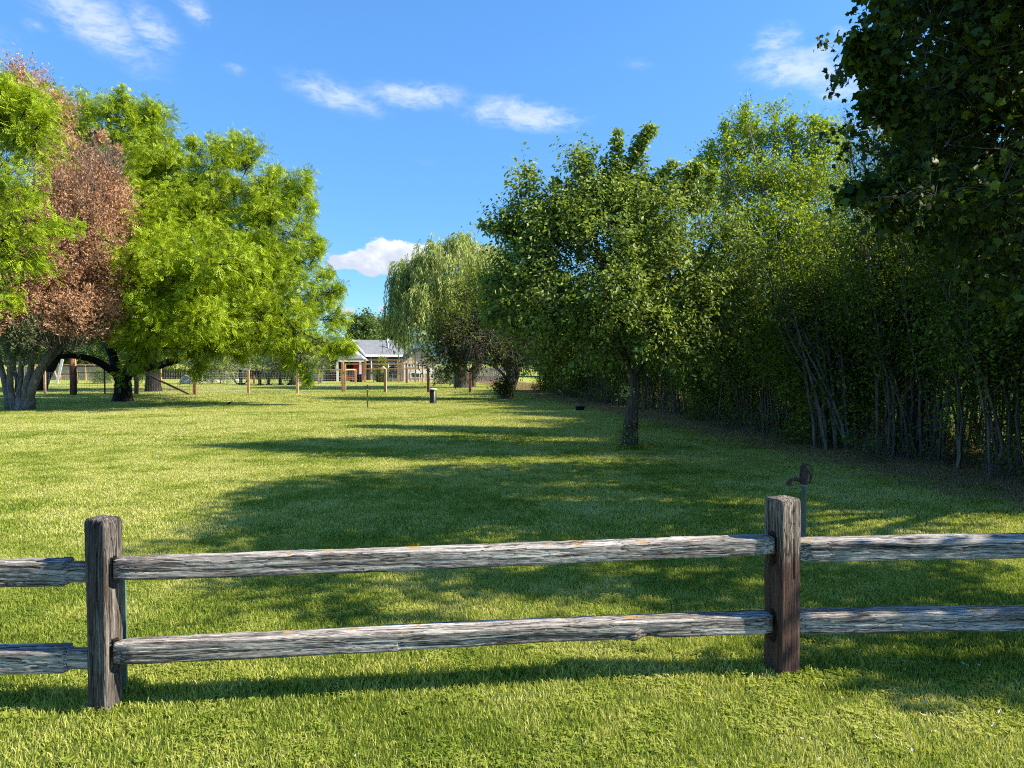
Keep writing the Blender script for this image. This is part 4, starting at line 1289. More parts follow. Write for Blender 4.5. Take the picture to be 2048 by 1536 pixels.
def place_shrub(x, y, rz, s, kind, label, group):
    if kind not in made:
        made[kind] = protos[kind].build('hedge_shrub', (0, 0, 0), M_stem, mats_h, label, 'shrub', group)
        o = made[kind]
    else:
        o = copy_tree(made[kind])
        o['label'] = label
        o['group'] = group
    o.location = (x, y, 0)
    o.rotation_euler = (0, 0, rz)
    s2 = 1.0 + .22 * math.exp(-((y - 17) / 5.0) ** 2)
    o.scale = (s * 1.08, s * 1.08, s * s2 * (.85 + .3 * rs.random()))
    return o


for i, (x, y, rz, s, k) in enumerate(spots):
    where = 'from the right edge' if i < nfront / 2 else 'from the far end'
    n_ = i if i < nfront / 2 else nfront - 1 - i
    place_shrub(x, y, rz, s, k, 'many stemmed dark shrub in the front row of the hedge, %s %s' % (ORD[n_], where), 'shrubs in the front row of the hedge')
yy = 10.5
n2 = 0
back = []
while yy < 46:
    back.append((hedge_x(yy) + 2.5 + .6 * (rs.random() - .5), yy))
    yy += 1.6 + .045 * yy
for i, (x, y) in enumerate(back):
    nb = len(back)
    where = 'from the right edge' if i < nb / 2 else 'from the far end'
    n_ = i if i < nb / 2 else nb - 1 - i
    place_shrub(x, y, rs.random() * 6.28, 1.0 + .15 * rs.random(), [3, 0, 1, 3, 0][i % 5], 'dark shrub behind the front hedge row, %s %s' % (ORD[n_], where), 'shrubs in the back row of the hedge')

# ------------------------------------------------------------------ split rail fence in the foreground
FP = [np.array([-5.35, 3.50]), np.array([-1.950, 3.545]), np.array([1.435, 3.96]), np.array([4.85, 4.05])]
fence = empty('split_rail_fence', (FP[1][0], FP[1][1], 0), 0, 'weathered grey two rail timber fence across the foreground lawn', 'fence')


def child_at(o, parent, loc, rot=(0, 0, 0)):
    o.parent = parent
    pl = parent.location
    o.location = (loc[0] - pl[0], loc[1] - pl[1], loc[2] - pl[2])
    o.rotation_euler = rot
    return o


def make_post(seed, w, h, slots, mat, top_tilt=(0, 0)):
    """hand cut square post, z up; slots: list of (side +-1, z0, z1) mortises in the faces towards the rails"""
    r = np.random.default_rng(seed)
    nth, nz = 96, 150
    th = np.linspace(0, 2 * np.pi, nth, endpoint=False)
    z = np.linspace(-.12, h, nz)
    p = 13.0
    base = (np.abs(np.cos(th)) ** p + np.abs(np.sin(th)) ** p) ** (-1 / p)
    TH, Z = np.meshgrid(th, z)
    R = base[None, :] * w / 2
    # corners chamfered unevenly
    R = R * (1 - .05 * np.maximum(0, np.sin(2 * TH)) ** 4 * (1 + .8 * np.sin(Z * 3 + seed)))
    q = np.stack([np.cos(TH) * 8, np.sin(TH) * 8, Z * 1.0], -1)
    gr = vnoise(q * np.array([1.5, 1.5, 1.0]), .35, seed)
    gr2 = vnoise(q * np.array([1.5, 1.5, 1.4]), .9, seed + 1)
    fine = vnoise(q * np.array([3.5, 3.5, 3.0]), .35, seed + 2)
    R = R - .0035 * (1 - gr) - .004 * gr2 - .0018 * fine
    cr = np.zeros_like(R)
    for (a, dep, z0, z1) in [(r.random() * 6.28, .014, .1, h), (r.random() * 6.28, .010, .3, h), (-math.pi / 2 + .2, .010, h * .55, h), (-.5, .012, h * .3, h)]:
        ang = np.angle(np.exp(1j * (TH - a - .05 * np.sin(Z * 5 + a))))
        cr += dep * np.exp(-(ang / .035) ** 2) * ((Z > z0) & (Z < z1))
    R = R - cr
    # rounding in at the top
    tz = np.clip((Z - (h - .035)) / .035, 0, 1)
    R = R * (1 - .11 * tz ** 3)
    X, Y = R * np.cos(TH), R * np.sin(TH)
    sway = .006 * np.sin(Z * 2.2 + seed)
    X = X + sway
    for (sd_, z0, z1) in slots:
        zc, hz = (z0 + z1) / 2, (z1 - z0) / 2
        inside = ((sd_ * X > w * .30) & (np.abs(Y) < .032 * np.sqrt(np.clip(1 - ((Z - zc) / hz) ** 4, 0, 1)) + 0) & (np.abs(Z - zc) < hz))
        X = np.where(inside, sd_ * w * .22, X)
    Zt = Z + (tz > .9) * (.004 * fine)
    Zt = Zt + np.clip((Z - h * .8) / (h * .2), 0, 1) * (X * top_tilt[0] + Y * top_tilt[1])
    V = np.stack([X, Y, Zt], -1).reshape(-1, 3)
    i, k = np.meshgrid(np.arange(nz - 1), np.arange(nth), indexing='ij')
    F = np.stack([i * nth + k, i * nth + (k + 1) % nth, (i + 1) * nth + (k + 1) % nth, (i + 1) * nth + k], -1).reshape(-1, 4)
    # top: shrinking rings with saw marks
    top = V[-nth:]
    c = top.mean(0)
    rings, Fr = [], []
    prev = (nz - 1) * nth
    nxt = nz * nth
    for j, s in enumerate([.93, .8, .62, .42, .2]):
        ring = c + (top - c) * s
        ring[:, 2] = top[:, 2] * s + c[2] * (1 - s) + .006 * (1 - s ** 4) + .004 * (vnoise(ring, .018, seed + 4) - .5) - .004 * (np.abs(np.sin(ring[:, 0] * 160)) > .93)
        rings.append(ring)
        kk = np.arange(nth)
        Fr.append(np.stack([prev + kk, prev + (kk + 1) % nth, nxt + (kk + 1) % nth, nxt + kk], -1))
        prev, nxt = nxt, nxt + nth
    V = np.concatenate([V] + rings)
    F = np.concatenate([F] + Fr)
    cap = (prev + np.arange(nth))[None, :]
    return mesh_np('post', V, [F, cap], mat, smooth=True)


def make_rail(seed, L, hgt, dep, tenon=(0.0, 0.0), knots=(), roll=0.0, sag=0.0):
    """split rail along +x, from 0 to L. The cross-section is an uneven wedge-ish polygon that changes along the length"""
    r = np.random.default_rng(seed)
    nth, nx = 64, 330
    th = np.linspace(0, 2 * np.pi, nth, endpoint=False)
    x = np.linspace(0, L, nx)
    X, TH = np.meshgrid(x, th, indexing='ij')
    # a polygon made of half planes: distance to each face
    R = np.full_like(X, 9.0)
    faces = [(math.pi / 2 + .10, .50), (math.pi + .0, .50), (-math.pi / 2 - .05, .48), (0, .50), (math.pi * 1.25, .66), (math.pi * .75, .63 + .04 * r.random()), (-math.pi * .25, .66), (math.pi * .25, .68)]
    for i, (a, dd) in enumerate(faces):
        a = a + roll + .07 * np.sin(X * (.9 + .3 * i) + seed + i)
        dd = dd * (1 + .03 * np.sin(X * (1.3 + .23 * i) + 2 * seed + i * 1.7))
        cc = np.cos(TH - a)
        R = np.where(cc > .05, np.minimum(R, dd / np.maximum(cc, .05)), R)
    q = np.stack([X * 1.0, np.cos(TH) * 5, np.sin(TH) * 5], -1)
    g1 = vnoise(q * np.array([.9, 1, 1]), .42, seed)
    g2 = vnoise(q * np.array([1.4, 1, 1]), .20, seed + 1)
    g3 = vnoise(q * np.array([4, 1, 1]), .11, seed + 2)
    R = R - .03 * np.abs(g1 - .5) * 2 - .045 * g2 ** 2 - .03 * g3
    # splits: steps along the grain where a sliver came away
    for _ in range(4):
        x0, a0, ln, dp = r.random() * L, r.random() * 6.28, .5 + 1.2 * r.random(), .03 + .035 * r.random()
        ang = np.angle(np.exp(1j * (TH - a0)))
        R = R - dp * ((X > x0) & (X < x0 + ln) & (np.abs(ang) < .35 + .1 * np.sin(X * 7)))
    for (xk, ak, rk, amp) in knots:
        ang = np.angle(np.exp(1j * (TH - ak)))
        R = R + amp * np.exp(-(((X - xk) / rk) ** 2 + (ang / .7) ** 2))
    Y, Z = R * np.cos(TH) * dep, R * np.sin(TH) * hgt
    for e, tn in ((0, tenon[0]), (1, tenon[1])):
        if tn > 0:
            dist = X if e == 0 else L - X
            f = np.clip((tn - dist) / .012 + .5, 0, 1)
            Y = Y * (1 - .48 * f)
            Z = Z * (1 - .22 * f)
        else:
            dist = X if e == 0 else L - X
            f = np.clip(1 - dist / .10, 0, 1) ** 1.5
            Y = Y * (1 - .42 * f)
            Z = Z * (1 - .10 * f)
    Z = Z + sag * (4 * (X / L) * (X / L - 1)) + .004 * np.sin(X * 1.3 + seed)
    Y = Y + .008 * np.sin(X * 1.2 + 2 * seed)
    V = np.stack([X, Y, Z], -1).reshape(-1, 3)
    i, k = np.meshgrid(np.arange(nx - 1), np.arange(nth), indexing='ij')
    F = np.stack([i * nth + k, i * nth + (k + 1) % nth, (i + 1) * nth + (k + 1) % nth, (i + 1) * nth + k], -1).reshape(-1, 4)
    caps = np.stack([np.arange(nth)[::-1], (nx - 1) * nth + np.arange(nth)])
    return mesh_np('rail', V, [F, caps], M_rail, smooth=True)


pa = math.atan2(FP[2][1] - FP[1][1], FP[2][0] - FP[1][0])
posts = [make_post(3, .145, .93, [(1, .60, .76), (1, .21, .37)], M_post_a), make_post(1, .128, .915, [(1, .585, .735), (1, .18, .345), (-1, .57, .73), (-1, .16, .35)], M_post_a, (-.05, .0)),
         make_post(2, .140, .935, [(1, .575, .74), (1, .18, .345), (-1, .585, .765), (-1, .175, .35)], M_post_b, (.03, 0)), make_post(5, .145, .95, [(-1, .60, .76), (-1, .21, .37)], M_post_b)]
for o, p, rz, tilt in zip(posts, FP, (.02, -.30, .38, .1), ((0, 0), (0, .012), (0, .006), (0, 0))):
    child_at(o, fence, (p[0], p[1], 0), (tilt[0], tilt[1], rz))
posts[1]['label'] = 'dark grey post with a lit brown right face'
posts[2]['label'] = 'post stained reddish brown below its pale worn head'


def place_rail(o, a, b):
    a, b = Vector(a), Vector(b)
    d = b - a
    child_at(o, fence, a, (0, -math.atan2(d.z, math.hypot(d.x, d.y)), math.atan2(d.y, d.x)))


def rail_between(i, j, za, zb, seed, hgt, dep, tenon, e0=.055, e1=.055, yo=0.0, **kw):
    A, B = FP[i], FP[j]
    u = (B - A) / np.linalg.norm(B - A)
    n = np.array([-u[1], u[0]])
    a, b = A + u * e0 + n * yo, B - u * e1 + n * yo
    o = make_rail(seed, float(np.linalg.norm(b - a)), hgt, dep, tenon, **kw)
    place_rail(o, (a[0], a[1], za), (b[0], b[1], zb))
    return o


rail_between(0, 1, .655, .655, 21, .125, .10, (.0, .105))
rail_between(0, 1, .215, .240, 22, .125, .10, (.0, .105))
rail_between(1, 2, .672, .686, 23, .108, .095, (0, 0), knots=[(2.95, -1.2, .12, .10)])
rail_between(1, 2, .278, .270, 24, .112, .095, (0, 0), knots=[(2.54, -2.6, .03, .12), (2.62, -2.4, .05, -.12)])
rail_between(2, 3, .660, .660, 25, .122, .10, (0, .0))
rail_between(2, 3, .264, .290, 26, .120, .10, (0, .0))
mbp = MB()
sx, sy = FP[1][0] + .020, FP[1][1] + .14
mbp.box(sx - .016, sx + .016, sy - .003, sy + .003, -.1, .66)
mbp.box(sx - .003, sx + .003, sy + .0032, sy + .034, -.1, .66)
M_stake = flat_mat('painted steel stake', (0.10, 0.16, 0.14), .6, .2, 20)
tag(mbp.build('steel_stake', M_stake), 'thin grey green steel stake standing close behind the left fence post', 'stake')

# pale dry leaves lying on the near lawn
M_fall = flat_mat('dry pale leaf', (0.50, 0.48, 0.33), .8, .2, 60)
rl = np.random.default_rng(77)


def fallen():
    V, F = [], []
    for i in range(7):
        x = -.045 + .015 * i
        w = .016 * math.sin(math.pi * (i + .25) / 6.6)
        V += [(x, -w, .008 + .006 * math.sin(i * 1.4)), (x, 0, .001 + .006 * math.sin(i * 1.1)), (x, w, .010 + .004 * math.cos(i))]
    for i in range(6):
        a = 3 * i
        F += [(a, a + 3, a + 4, a + 1), (a + 1, a + 4, a + 5, a + 2)]
    me = bpy.data.meshes.new('fallen_leaf')
    me.from_pydata(V, [], F)
    me.materials.append(M_fall)
    return me


fme = fallen()
for k, (px, py) in enumerate([(1686, 1412), (1850, 1420), (1755, 1492), (1987, 1466), (1604, 1494), (1958, 1345), (1930, 1342), (1999, 1440), (1868, 1480), (1845, 1445), (1525, 1385), (712, 1530), (1825, 1518), (1640, 1535)]):
    o = link(bpy.data.objects.new('fallen_leaf', fme))
    p = G(px, py)
    o.location = (p[0], p[1], .036)
    o.rotation_euler = ((rl.random() - .5) * .7, (rl.random() - .5) * .7, rl.random() * 6.28)
    o.scale = (.42, .42, .42)
    tag(o, 'small pale dry leaf lying on the sunlit grass in front of the rail fence', 'leaf', 'pale dry leaves on the near lawn')

# ------------------------------------------------------------------ yard hydrants
M_rust = flat_mat('rusty cast iron', (0.085, 0.040, 0.030), .85, .3, 40, bump=.5)
M_galv = flat_mat('galvanised pipe', (0.34, 0.40, 0.44), .45, .1, 12, .3)
M_pipe_old = flat_mat('weathered yellow green pipe', (0.42, 0.42, 0.19), .7, .15, 20)


def hydrant(loc, h, label, pipe_mat, head_mat, rz=0.0, flip=1, r=.021):
    root = empty('yard_hydrant', loc, rz, label, 'hydrant')
    m = MB()
    m.lathe([(r, -.15), (r, h - .20), (r * 1.25, h - .20), (r * 1.25, h - .175)], n=16)
    m.build('pipe', pipe_mat, root, True)
    z = h - .185
    m = MB()
    m.lathe([(.033, z), (.036, z + .012), (.030, z + .02), (.030, z + .055), (.024, z + .075), (.020, z + .10), (.013, z + .15), (.012, z + .165)], n=16)
    m.tube([(-.02 * flip, 0, z + .035), (-.06 * flip, 0, z + .045), (-.10 * flip, 0, z + .046), (-.125 * flip, 0, z + .036), (-.138 * flip, 0, z + .010)], [.019, .017, .016, .017, .019], 12)
    m.tube([(-.131 * flip, 0, z + .022), (-.143 * flip, 0, z - .006)], [.023, .023], 12)
    for s_ in (-1, 1):
        m.prism([(-.030, z + .06), (.030, z + .06), (.016, z + .165), (.004, z + .185), (-.010, z + .175)], s_ * .022 - .004, s_ * .022 + .004)
    m.tube([(0, -.03, z + .168), (0, .03, z + .168)], .006, 8)
    m.tube([(0, -.03, z + .115), (0, .03, z + .115)], .006, 8)
    m.build('head', head_mat, root, False, .002)
    m = MB()
    arc = [(0, 0, z + .172), (.025, 0, z + .176), (.055, 0, z + .160), (.074, 0, z + .120), (.076, 0, z + .075), (.064, 0, z + .035), (.048, 0, z + .010)]
    m.tube([(x * flip, y, q) for x, y, q in arc], [.007, .006, .0055, .005, .005, .006, .009], 8)
    m.tube([(.0, 0, z + .125), (.035 * flip, 0, z + .118), (.06 * flip, 0, z + .085), (.064 * flip, 0, z + .05)], [.006, .005, .005, .005], 6)
    m.build('handle', head_mat, root, True)
    return root


p = W(1606, 1121, 6.4)
hydrant((p[0], 6.4, 0), .80, 'rust brown yard hydrant on a pale galvanised pipe, behind the right fence post', M_galv, M_rust, .15)
p = G(735, 815)
o = hydrant((p[0], p[1], 0), .86, 'small old yard hydrant on a thin greenish pipe, alone on the far lawn', M_pipe_old, M_rust, 0, -1, .028)
# short capped posts on the far lawn
M_creo = flat_mat('dark tarred timber', (0.035, 0.028, 0.024), .85, .3, 20)
M_cap = flat_mat('pale worn cap', (0.55, 0.52, 0.44), .8, .15, 20)
M_condu = flat_mat('grey conduit', (0.42, 0.44, 0.42), .6, .1, 20)
p = G(865, 807)
root = empty('capped_post', p, 0, 'short dark post with a pale cap and grey conduit strapped to it', 'post')
m = MB(); m.box(-.11, .05, -.08, .08, -.1, .56); m.build('post', M_creo, root, bevel=.012)
m = MB(); m.tube([(.085, -.03, -.1), (.085, -.03, .53)], .030, 10); m.build('conduit', M_condu, root, True)
m = MB(); m.tube([(.14, .03, -.1), (.14, .03, .50)], .022, 8); m.build('side_stake', M_creo, root, True)
m = MB(); m.lathe([(.15, .0), (.175, .015), (.17, .045), (.10, .065), (.0, .07)], (.02, 0, .56), 16); m.build('cap', M_cap, root, True)
# low dark tub by the hedge
M_tub = flat_mat('dark blue plastic', (0.015, 0.02, 0.045), .4, .1, 10)
p = G(1160, 821)
root = empty('plastic_tub', p, 0, 'low dark blue plastic tub lying on the dead grass by the hedge', 'tub')
m = MB(); m.lathe([(.13, 0), (.165, .13), (.185, .135), (.185, .155), (.165, .155), (.125, .03), (.0, .03)], n=20); m.build('shell', M_tub, root, True)
m = MB(); m.tube([(-.18, 0, .14), (-.12, -.14, .09), (0, -.19, .07), (.12, -.14, .09), (.18, 0, .14)], .008, 6); m.build('handle', M_creo, root, True)

# bird on the lawn
M_bird = flat_mat('black feathers', (0.015, 0.015, 0.018), .5, .1, 20)
p = G(459, 811)
root = empty('blackbird', p, .3, 'small black bird standing on the lawn at the edge of the tree shade', 'bird')
prof = [(-.155, .062, .008, .004), (-.10, .075, .016, .008), (-.06, .088, .030, .030), (-.02, .098, .040, .042), (.02, .105, .038, .042), (.05, .122, .027, .030), (.07, .140, .022, .024), (.09, .150, .022, .023), (.108, .150, .014, .014), (.118, .148, .006, .006), (.150, .142, .001, .001)]
n_ = 12
V = [(x, w_ * math.cos(2 * math.pi * k / n_), z_ + h_ * math.sin(2 * math.pi * k / n_)) for (x, z_, w_, h_) in prof for k in range(n_)]
F = [(i * n_ + k, i * n_ + (k + 1) % n_, (i + 1) * n_ + (k + 1) % n_, (i + 1) * n_ + k) for i in range(len(prof) - 1) for k in range(n_)]
m = MB(); m.add(V, F); m.build('body', M_bird, root, True)
for s_ in (-1, 1):
    m = MB(); m.tube([(.01, s_ * .015, .065), (.0, s_ * .018, .03), (.008, s_ * .018, 0), (.035, s_ * .02, .002)], .003, 6); m.build('leg', M_bird, root, True)

# ------------------------------------------------------------------ wire fence with timber posts, beyond the lawn
M_cedar = flat_mat('orange cedar timber', (0.62, 0.36, 0.18), .8, .2, 6)
M_cedar_old = flat_mat('brown fence timber', (0.25, 0.115, 0.060), .85, .3, 6)
M_wire = flat_mat('galvanised wire', (0.42, 0.44, 0.43), .5, .1, 8, .4)
M_black = flat_mat('black painted steel', (0.015, 0.016, 0.016), .5, .1, 8)
M_white = flat_mat('white paint', (0.78, 0.77, 0.74), .6, .04, 3)
M_board = flat_mat('silvered boards', (0.36, 0.31, 0.25), .85, .2, 3)
rw = np.random.default_rng(3)


def wire_panel(a, b, z0, z1, root, sx=.15, sz=.15, w=.007, name='wire_mesh', mat=None):
    a, b = np.array(a), np.array(b)
    L = np.linalg.norm(b - a)
    m = MB()
    n = max(2, int(round(L / sx)))
    for i in range(n + 1):
        p = a + (b - a) * i / n
        m.bar((p[0], p[1], z0), (p[0], p[1], z1), w)
    k = max(2, int(round((z1 - z0) / sz)))
    for j in range(k + 1):
        z = z0 + (z1 - z0) * j / k
        m.bar((a[0], a[1], z), (b[0], b[1], z), w)
    return m.build(name, mat or M_wire, root)


def rel(P, root):
    return np.array(P)[:2] - np.array(root.location)[:2]


wf = empty('wire_fence', G(595, 787), 0, 'wire mesh fence with orange timber posts along the far end of the lawn', 'fence')
pp = [(90, 788, 1.3, .10, 0), (275, 789, 1.36, .13, 1), (390, 790, .98, .14, 1), (497, 787, 1.28, .12, 0), (595, 787, 1.34, .13, 0), (686, 784, 1.72, .15, 0), (771, 785, 1.36, .14, 0), (857, 785, 1.38, .15, 1), (940, 785, 1.15, .14, 1)]
FW = []
for (px, py, h, w, old) in pp:
    g_ = G(px, py)
    q = rel(g_, wf)
    FW.append((q, h))
    m = MB()
    m.box(-w / 2, w / 2, -w / 2, w / 2, -.1, h)
    o = m.build('post', M_cedar_old if old else M_cedar, wf, bevel=.01)
    o.location = (q[0], q[1], 0)
    o.rotation_euler = ((rw.random() - .5) * .02, (rw.random() - .5) * .03, (rw.random() - .5) * .3)
gl, gr_ = rel(G(153, 790), wf), rel(G(270, 790), wf)
for (i, j) in [(1, 2), (2, 3), (3, 4), (4, 5), (5, 6), (6, 7), (7, 8)]:
    wire_panel(FW[i][0], FW[j][0], .04, 1.16, wf, .15, .14, .007 if i < 4 else .005)
wire_panel(FW[0][0], rel(G(140, 789), wf), .04, 1.16, wf, .12, .12, .006)
# cross piece and diagonal brace
q5 = FW[5][0]
m = MB()
m.box(q5[0] + .085, q5[0] + .17, q5[1] - .05, q5[1] + .05, .05, 1.60)
m.box(q5[0] + .05, q5[0] + .26, q5[1] - .09, q5[1] - .078, 1.12, 1.20)
m.build('post', M_cedar, wf)
m = MB()
a, b = FW[1][0], FW[2][0]
m.bar((a[0] + .1, a[1] - .12, 1.28), (b[0] - .25, b[1] - .12, .05), .09, .09)
m.build('brace', M_cedar_old, wf)
# gate with black frame left of that
gt = empty('garden_gate', (gl + np.array(wf.location)[:2]).tolist() + [0], 0, 'black steel framed mesh gate between a thick red brown post and the locust', 'gate')
ga, gb = rel((gl + np.array(wf.location)[:2]), gt), rel((gr_ + np.array(wf.location)[:2]), gt)
m = MB()
for f in (0, .485, 1):
    p = ga + (gb - ga) * f
    m.bar((p[0], p[1], .05), (p[0], p[1], 1.52), .05)
for z in (.10, 1.16, 1.50):
    m.bar((ga[0], ga[1], z), (gb[0], gb[1], z), .04)
m.build('frame', M_black, gt)
wire_panel(ga, gb, .10, 1.16, gt, .14, .14, .007)
g_ = G(146, 790)
root = empty('gate_post', g_, 0, 'thick rough red brown gate post at the left end of the gate', 'post')
m = MB(); m.tube([(0, 0, -.1), (.01, 0, .6), (-.01, 0, 1.3), (0, 0, 2.05)], [.155, .145, .14, .135], 10); m.build('shaft', bark_mat('peeling red bark', (.07, .03, .018), (.42, .17, .09), 8, 2), root, True)
for z in (.3, 1.3):
    m = MB(); m.box(.13, .17, -.03, .03, z, z + .08); m.build('hinge', M_black, root)

# second fence, with a top rail, further back
f2 = empty('rail_top_fence', G(637, 768), 0, 'second timber and wire fence with an orange top rail, behind the first', 'fence')
P2 = []
for (px, py, h) in [(425, 768, 1.22), (508, 768, 1.15), (590, 768, 1.15), (637, 768, 1.18), (683, 768, 1.18), (711, 767, 1.2)]:
    q = rel(G(px, py), f2)
    P2.append(q)
    m = MB(); m.box(q[0] - .06, q[0] + .06, q[1] - .06, q[1] + .06, -.1, h); m.build('post', M_cedar if px != 508 else M_cedar_old, f2)
for i in range(5):
    wire_panel(P2[i], P2[i + 1], .05, 1.1, f2, .2, .15, .007)
for i in (0, 2, 3, 4):
    m = MB(); m.bar((P2[i][0], P2[i][1] - .07, 1.15), (P2[i + 1][0], P2[i + 1][1] - .07, 1.15), .05, .10); m.build('top_rail', M_cedar, f2)

# garden enclosure: tall posts, three rails
ge = empty('garden_enclosure', G(803, 765), 0, 'tall orange timber and wire garden enclosure in front of the house', 'fence')
P3 = []
for (px, h) in [(730, 2.02), (797, 1.98), (803, 1.80), (831, 2.0), (845, 1.6), (857, 1.95)]:
    q = rel(G(px, 765), ge)
    P3.append(q)
    w_ = .10 if px in (730, 797) else .06
    m = MB(); m.box(q[0] - w_, q[0] + w_, q[1] - .06, q[1] + .06, -.1, h); m.build('post', M_cedar, ge, bevel=.006)
q = rel(G(814, 766), ge)
m = MB(); m.box(q[0] - .09, q[0] + .09, q[1] - .2, q[1] - .08, -.1, 1.22); m.build('post', M_cedar_old, ge, bevel=.006)
for z, t_ in ((1.95, .08), (1.60, .10), (1.18, .08)):
    m = MB(); m.bar((P3[0][0], P3[0][1] - .09, z), (P3[-1][0], P3[-1][1] - .09, z), .04, t_); m.build('rail', M_cedar, ge)
    if z > 1.3:
        m = MB(); m.bar((P3[0][0], P3[0][1] - .09, z), (P3[0][0] - 2.0, P3[0][1] + 1.4, z), .04, t_); m.build('rail', M_cedar, ge)
wire_panel(P3[0], P3[1], .05, 1.15, ge, .2, .2, .006)
wire_panel(P3[1], P3[-1], .05, 1.15, ge, .2, .2, .006)

# ------------------------------------------------------------------ house, sheds


def shingle(name, col):
    m, t = new_mat(name)
    tcn = t.node('ShaderNodeTexCoord').outputs['Object']
    n = t.noise(tcn, 9.0, 6, .7)
    n2 = t.noise(tcn, 1.2, 3, .6)
    f = t.math('ADD', t.math('MULTIPLY', n, .7), t.math('MULTIPLY', n2, .3))
    finish(t, t.ramp(f, [(.35, tuple(c * .7 for c in col)), (.65, tuple(c * 1.3 for c in col))]), .95, n, .4, .05, spec=.1)
    return m


def siding(name, col, step=.18, depth=.6):
    m, t = new_mat(name)
    tcn = t.node('ShaderNodeTexCoord').outputs['Object']
    z = t.node('ShaderNodeSeparateXYZ', i_0=tcn).outputs[2]
    f = t.math('FRACT', t.math('DIVIDE', z, step))
    n = t.noise(tcn, 2.0, 4, .6)
    c = t.ramp(n, [(.3, tuple(c * .85 for c in col)), (.7, tuple(min(1, c * 1.12) for c in col))])
    finish(t, c, .8, f, depth, .03, spec=.2)
    return m


M_roof = shingle('grey roof shingles', (0.20, 0.205, 0.215))
M_wall = siding('grey green siding', (0.155, 0.165, 0.14))
M_gable = siding('light grey siding', (0.42, 0.42, 0.44))
M_red = siding('barn red boards', (0.33, 0.030, 0.036), .2)
M_dkred = siding('dark red boards', (0.14, 0.022, 0.024), .2)
M_pink = siding('pale pinkish boards', (0.60, 0.47, 0.44), .25)
M_blue = siding('blue grey metal', (0.30, 0.35, 0.42), .3)
M_glass = flat_mat('dark window glass', (0.03, 0.035, 0.045), .12, .1, 2, spec=.6)
M_inner_shade = flat_mat('painted inner shade', (0.012, 0.009, 0.010), .9, .1, 2)


def window(root, x0, x1, y, z0, z1, name='window', nx=1, nz=1, fw=.07, s=-1):
    f = MB()
    f.box(x0 - fw, x1 + fw, y + s * .05, y, z1, z1 + fw); f.box(x0 - fw, x1 + fw, y + s * .05, y, z0 - fw, z0)
    f.box(x0 - fw, x0, y + s * .05, y, z0, z1); f.box(x1, x1 + fw, y + s * .05, y, z0, z1)
    for i in range(1, nx):
        x = x0 + (x1 - x0) * i / nx
        f.box(x - fw * .35, x + fw * .35, y + s * .045, y, z0, z1)
    for i in range(1, nz):
        z = z0 + (z1 - z0) * i / nz
        f.box(x0, x1, y + s * .04, y, z - fw * .2, z + fw * .2)
    fo = f.build(name, M_white, root)
    p = MB(); p.box(x0, x1, y + s * .02, y + s * .005, z0, z1); p.build('pane', M_glass, fo)
    return fo


hb = G(737, 760)
hx = W(737, 760, 74)[0]
house = empty('house', (hx, 74, 0), math.radians(29), 'single storey grey green house with grey shingle roof and white trim', 'house')
LN, DP, EV, RG = 3.62, 7.4, 2.42, 3.95
m = MB(); m.box(0, LN, 0, DP, -.1, EV); m.build('wall', M_wall, house)
m = MB(); m.prism([(0, EV + .002), (DP, EV + .002), (DP / 2, RG - .12)], 0, LN)
m.V = [(y, x, z) for (x, y, z) in m.V]
m.build('gable', M_wall, house)
m = MB()
ov = .45
for s_ in (0, 1):
    y0 = -ov if s_ == 0 else DP + ov
    z0 = EV - .02
    V = [(-ov, y0, z0), (LN + ov, y0, z0), (LN + ov, DP / 2, RG), (-ov, DP / 2, RG)]
    V2 = [(x, y, z + .14) for x, y, z in V]
    m.add(V + V2, [(0, 1, 2, 3), (7, 6, 5, 4), (0, 4, 5, 1), (1, 5, 6, 2), (2, 6, 7, 3), (3, 7, 4, 0)])
rf = m.build('roof', M_roof, house)
m = MB(); m.tube([(2.55, 1.5, 3.0), (2.55, 1.5, 4.15)], .11, 10); m.build('vent_pipe', M_white, rf, True)
m = MB(); m.tube([(2.75, .8, 2.8), (2.75, .8, 3.15)], .13, 10); m.build('roof_vent', M_white, rf, True)
m = MB()
m.box(-ov, LN + ov, -ov - .06, -ov - .003, EV - .10, EV + .10)
m.build('gutter', M_white, house)
m = MB()
for s_ in (0, 1):
    y0 = -ov if s_ == 0 else DP + ov
    m.add([(-ov - .06, y0, EV - .16), (-ov - .004, y0, EV - .16), (-ov - .004, DP / 2, RG - .12), (-ov - .06, DP / 2, RG - .12),
           (-ov - .06, y0, EV + .14), (-ov - .004, y0, EV + .14), (-ov - .004, DP / 2, RG + .16), (-ov - .06, DP / 2, RG + .16)],
          [(0, 1, 2, 3), (7, 6, 5, 4), (0, 4, 5, 1), (1, 5, 6, 2), (2, 6, 7, 3), (3, 7, 4, 0)])
m.build('rake_board', M_white, house)
window(house, 2.10, 3.38, -.004, 0.15, 1.72, 'french_door', 2, 4, .10)
window(house, .35, 1.75, -.004, .75, 1.55, 'window', 2, 1, .08)
m = MB(); m.box(1.9, 3.5, -.9, -.2, -.05, .25); m.build('step', M_white, house)
m = MB(); m.tube([(.25, -.12, 0), (.25, -.12, 2.3)], .06, 8); m.build('downpipe', M_white, house, True)

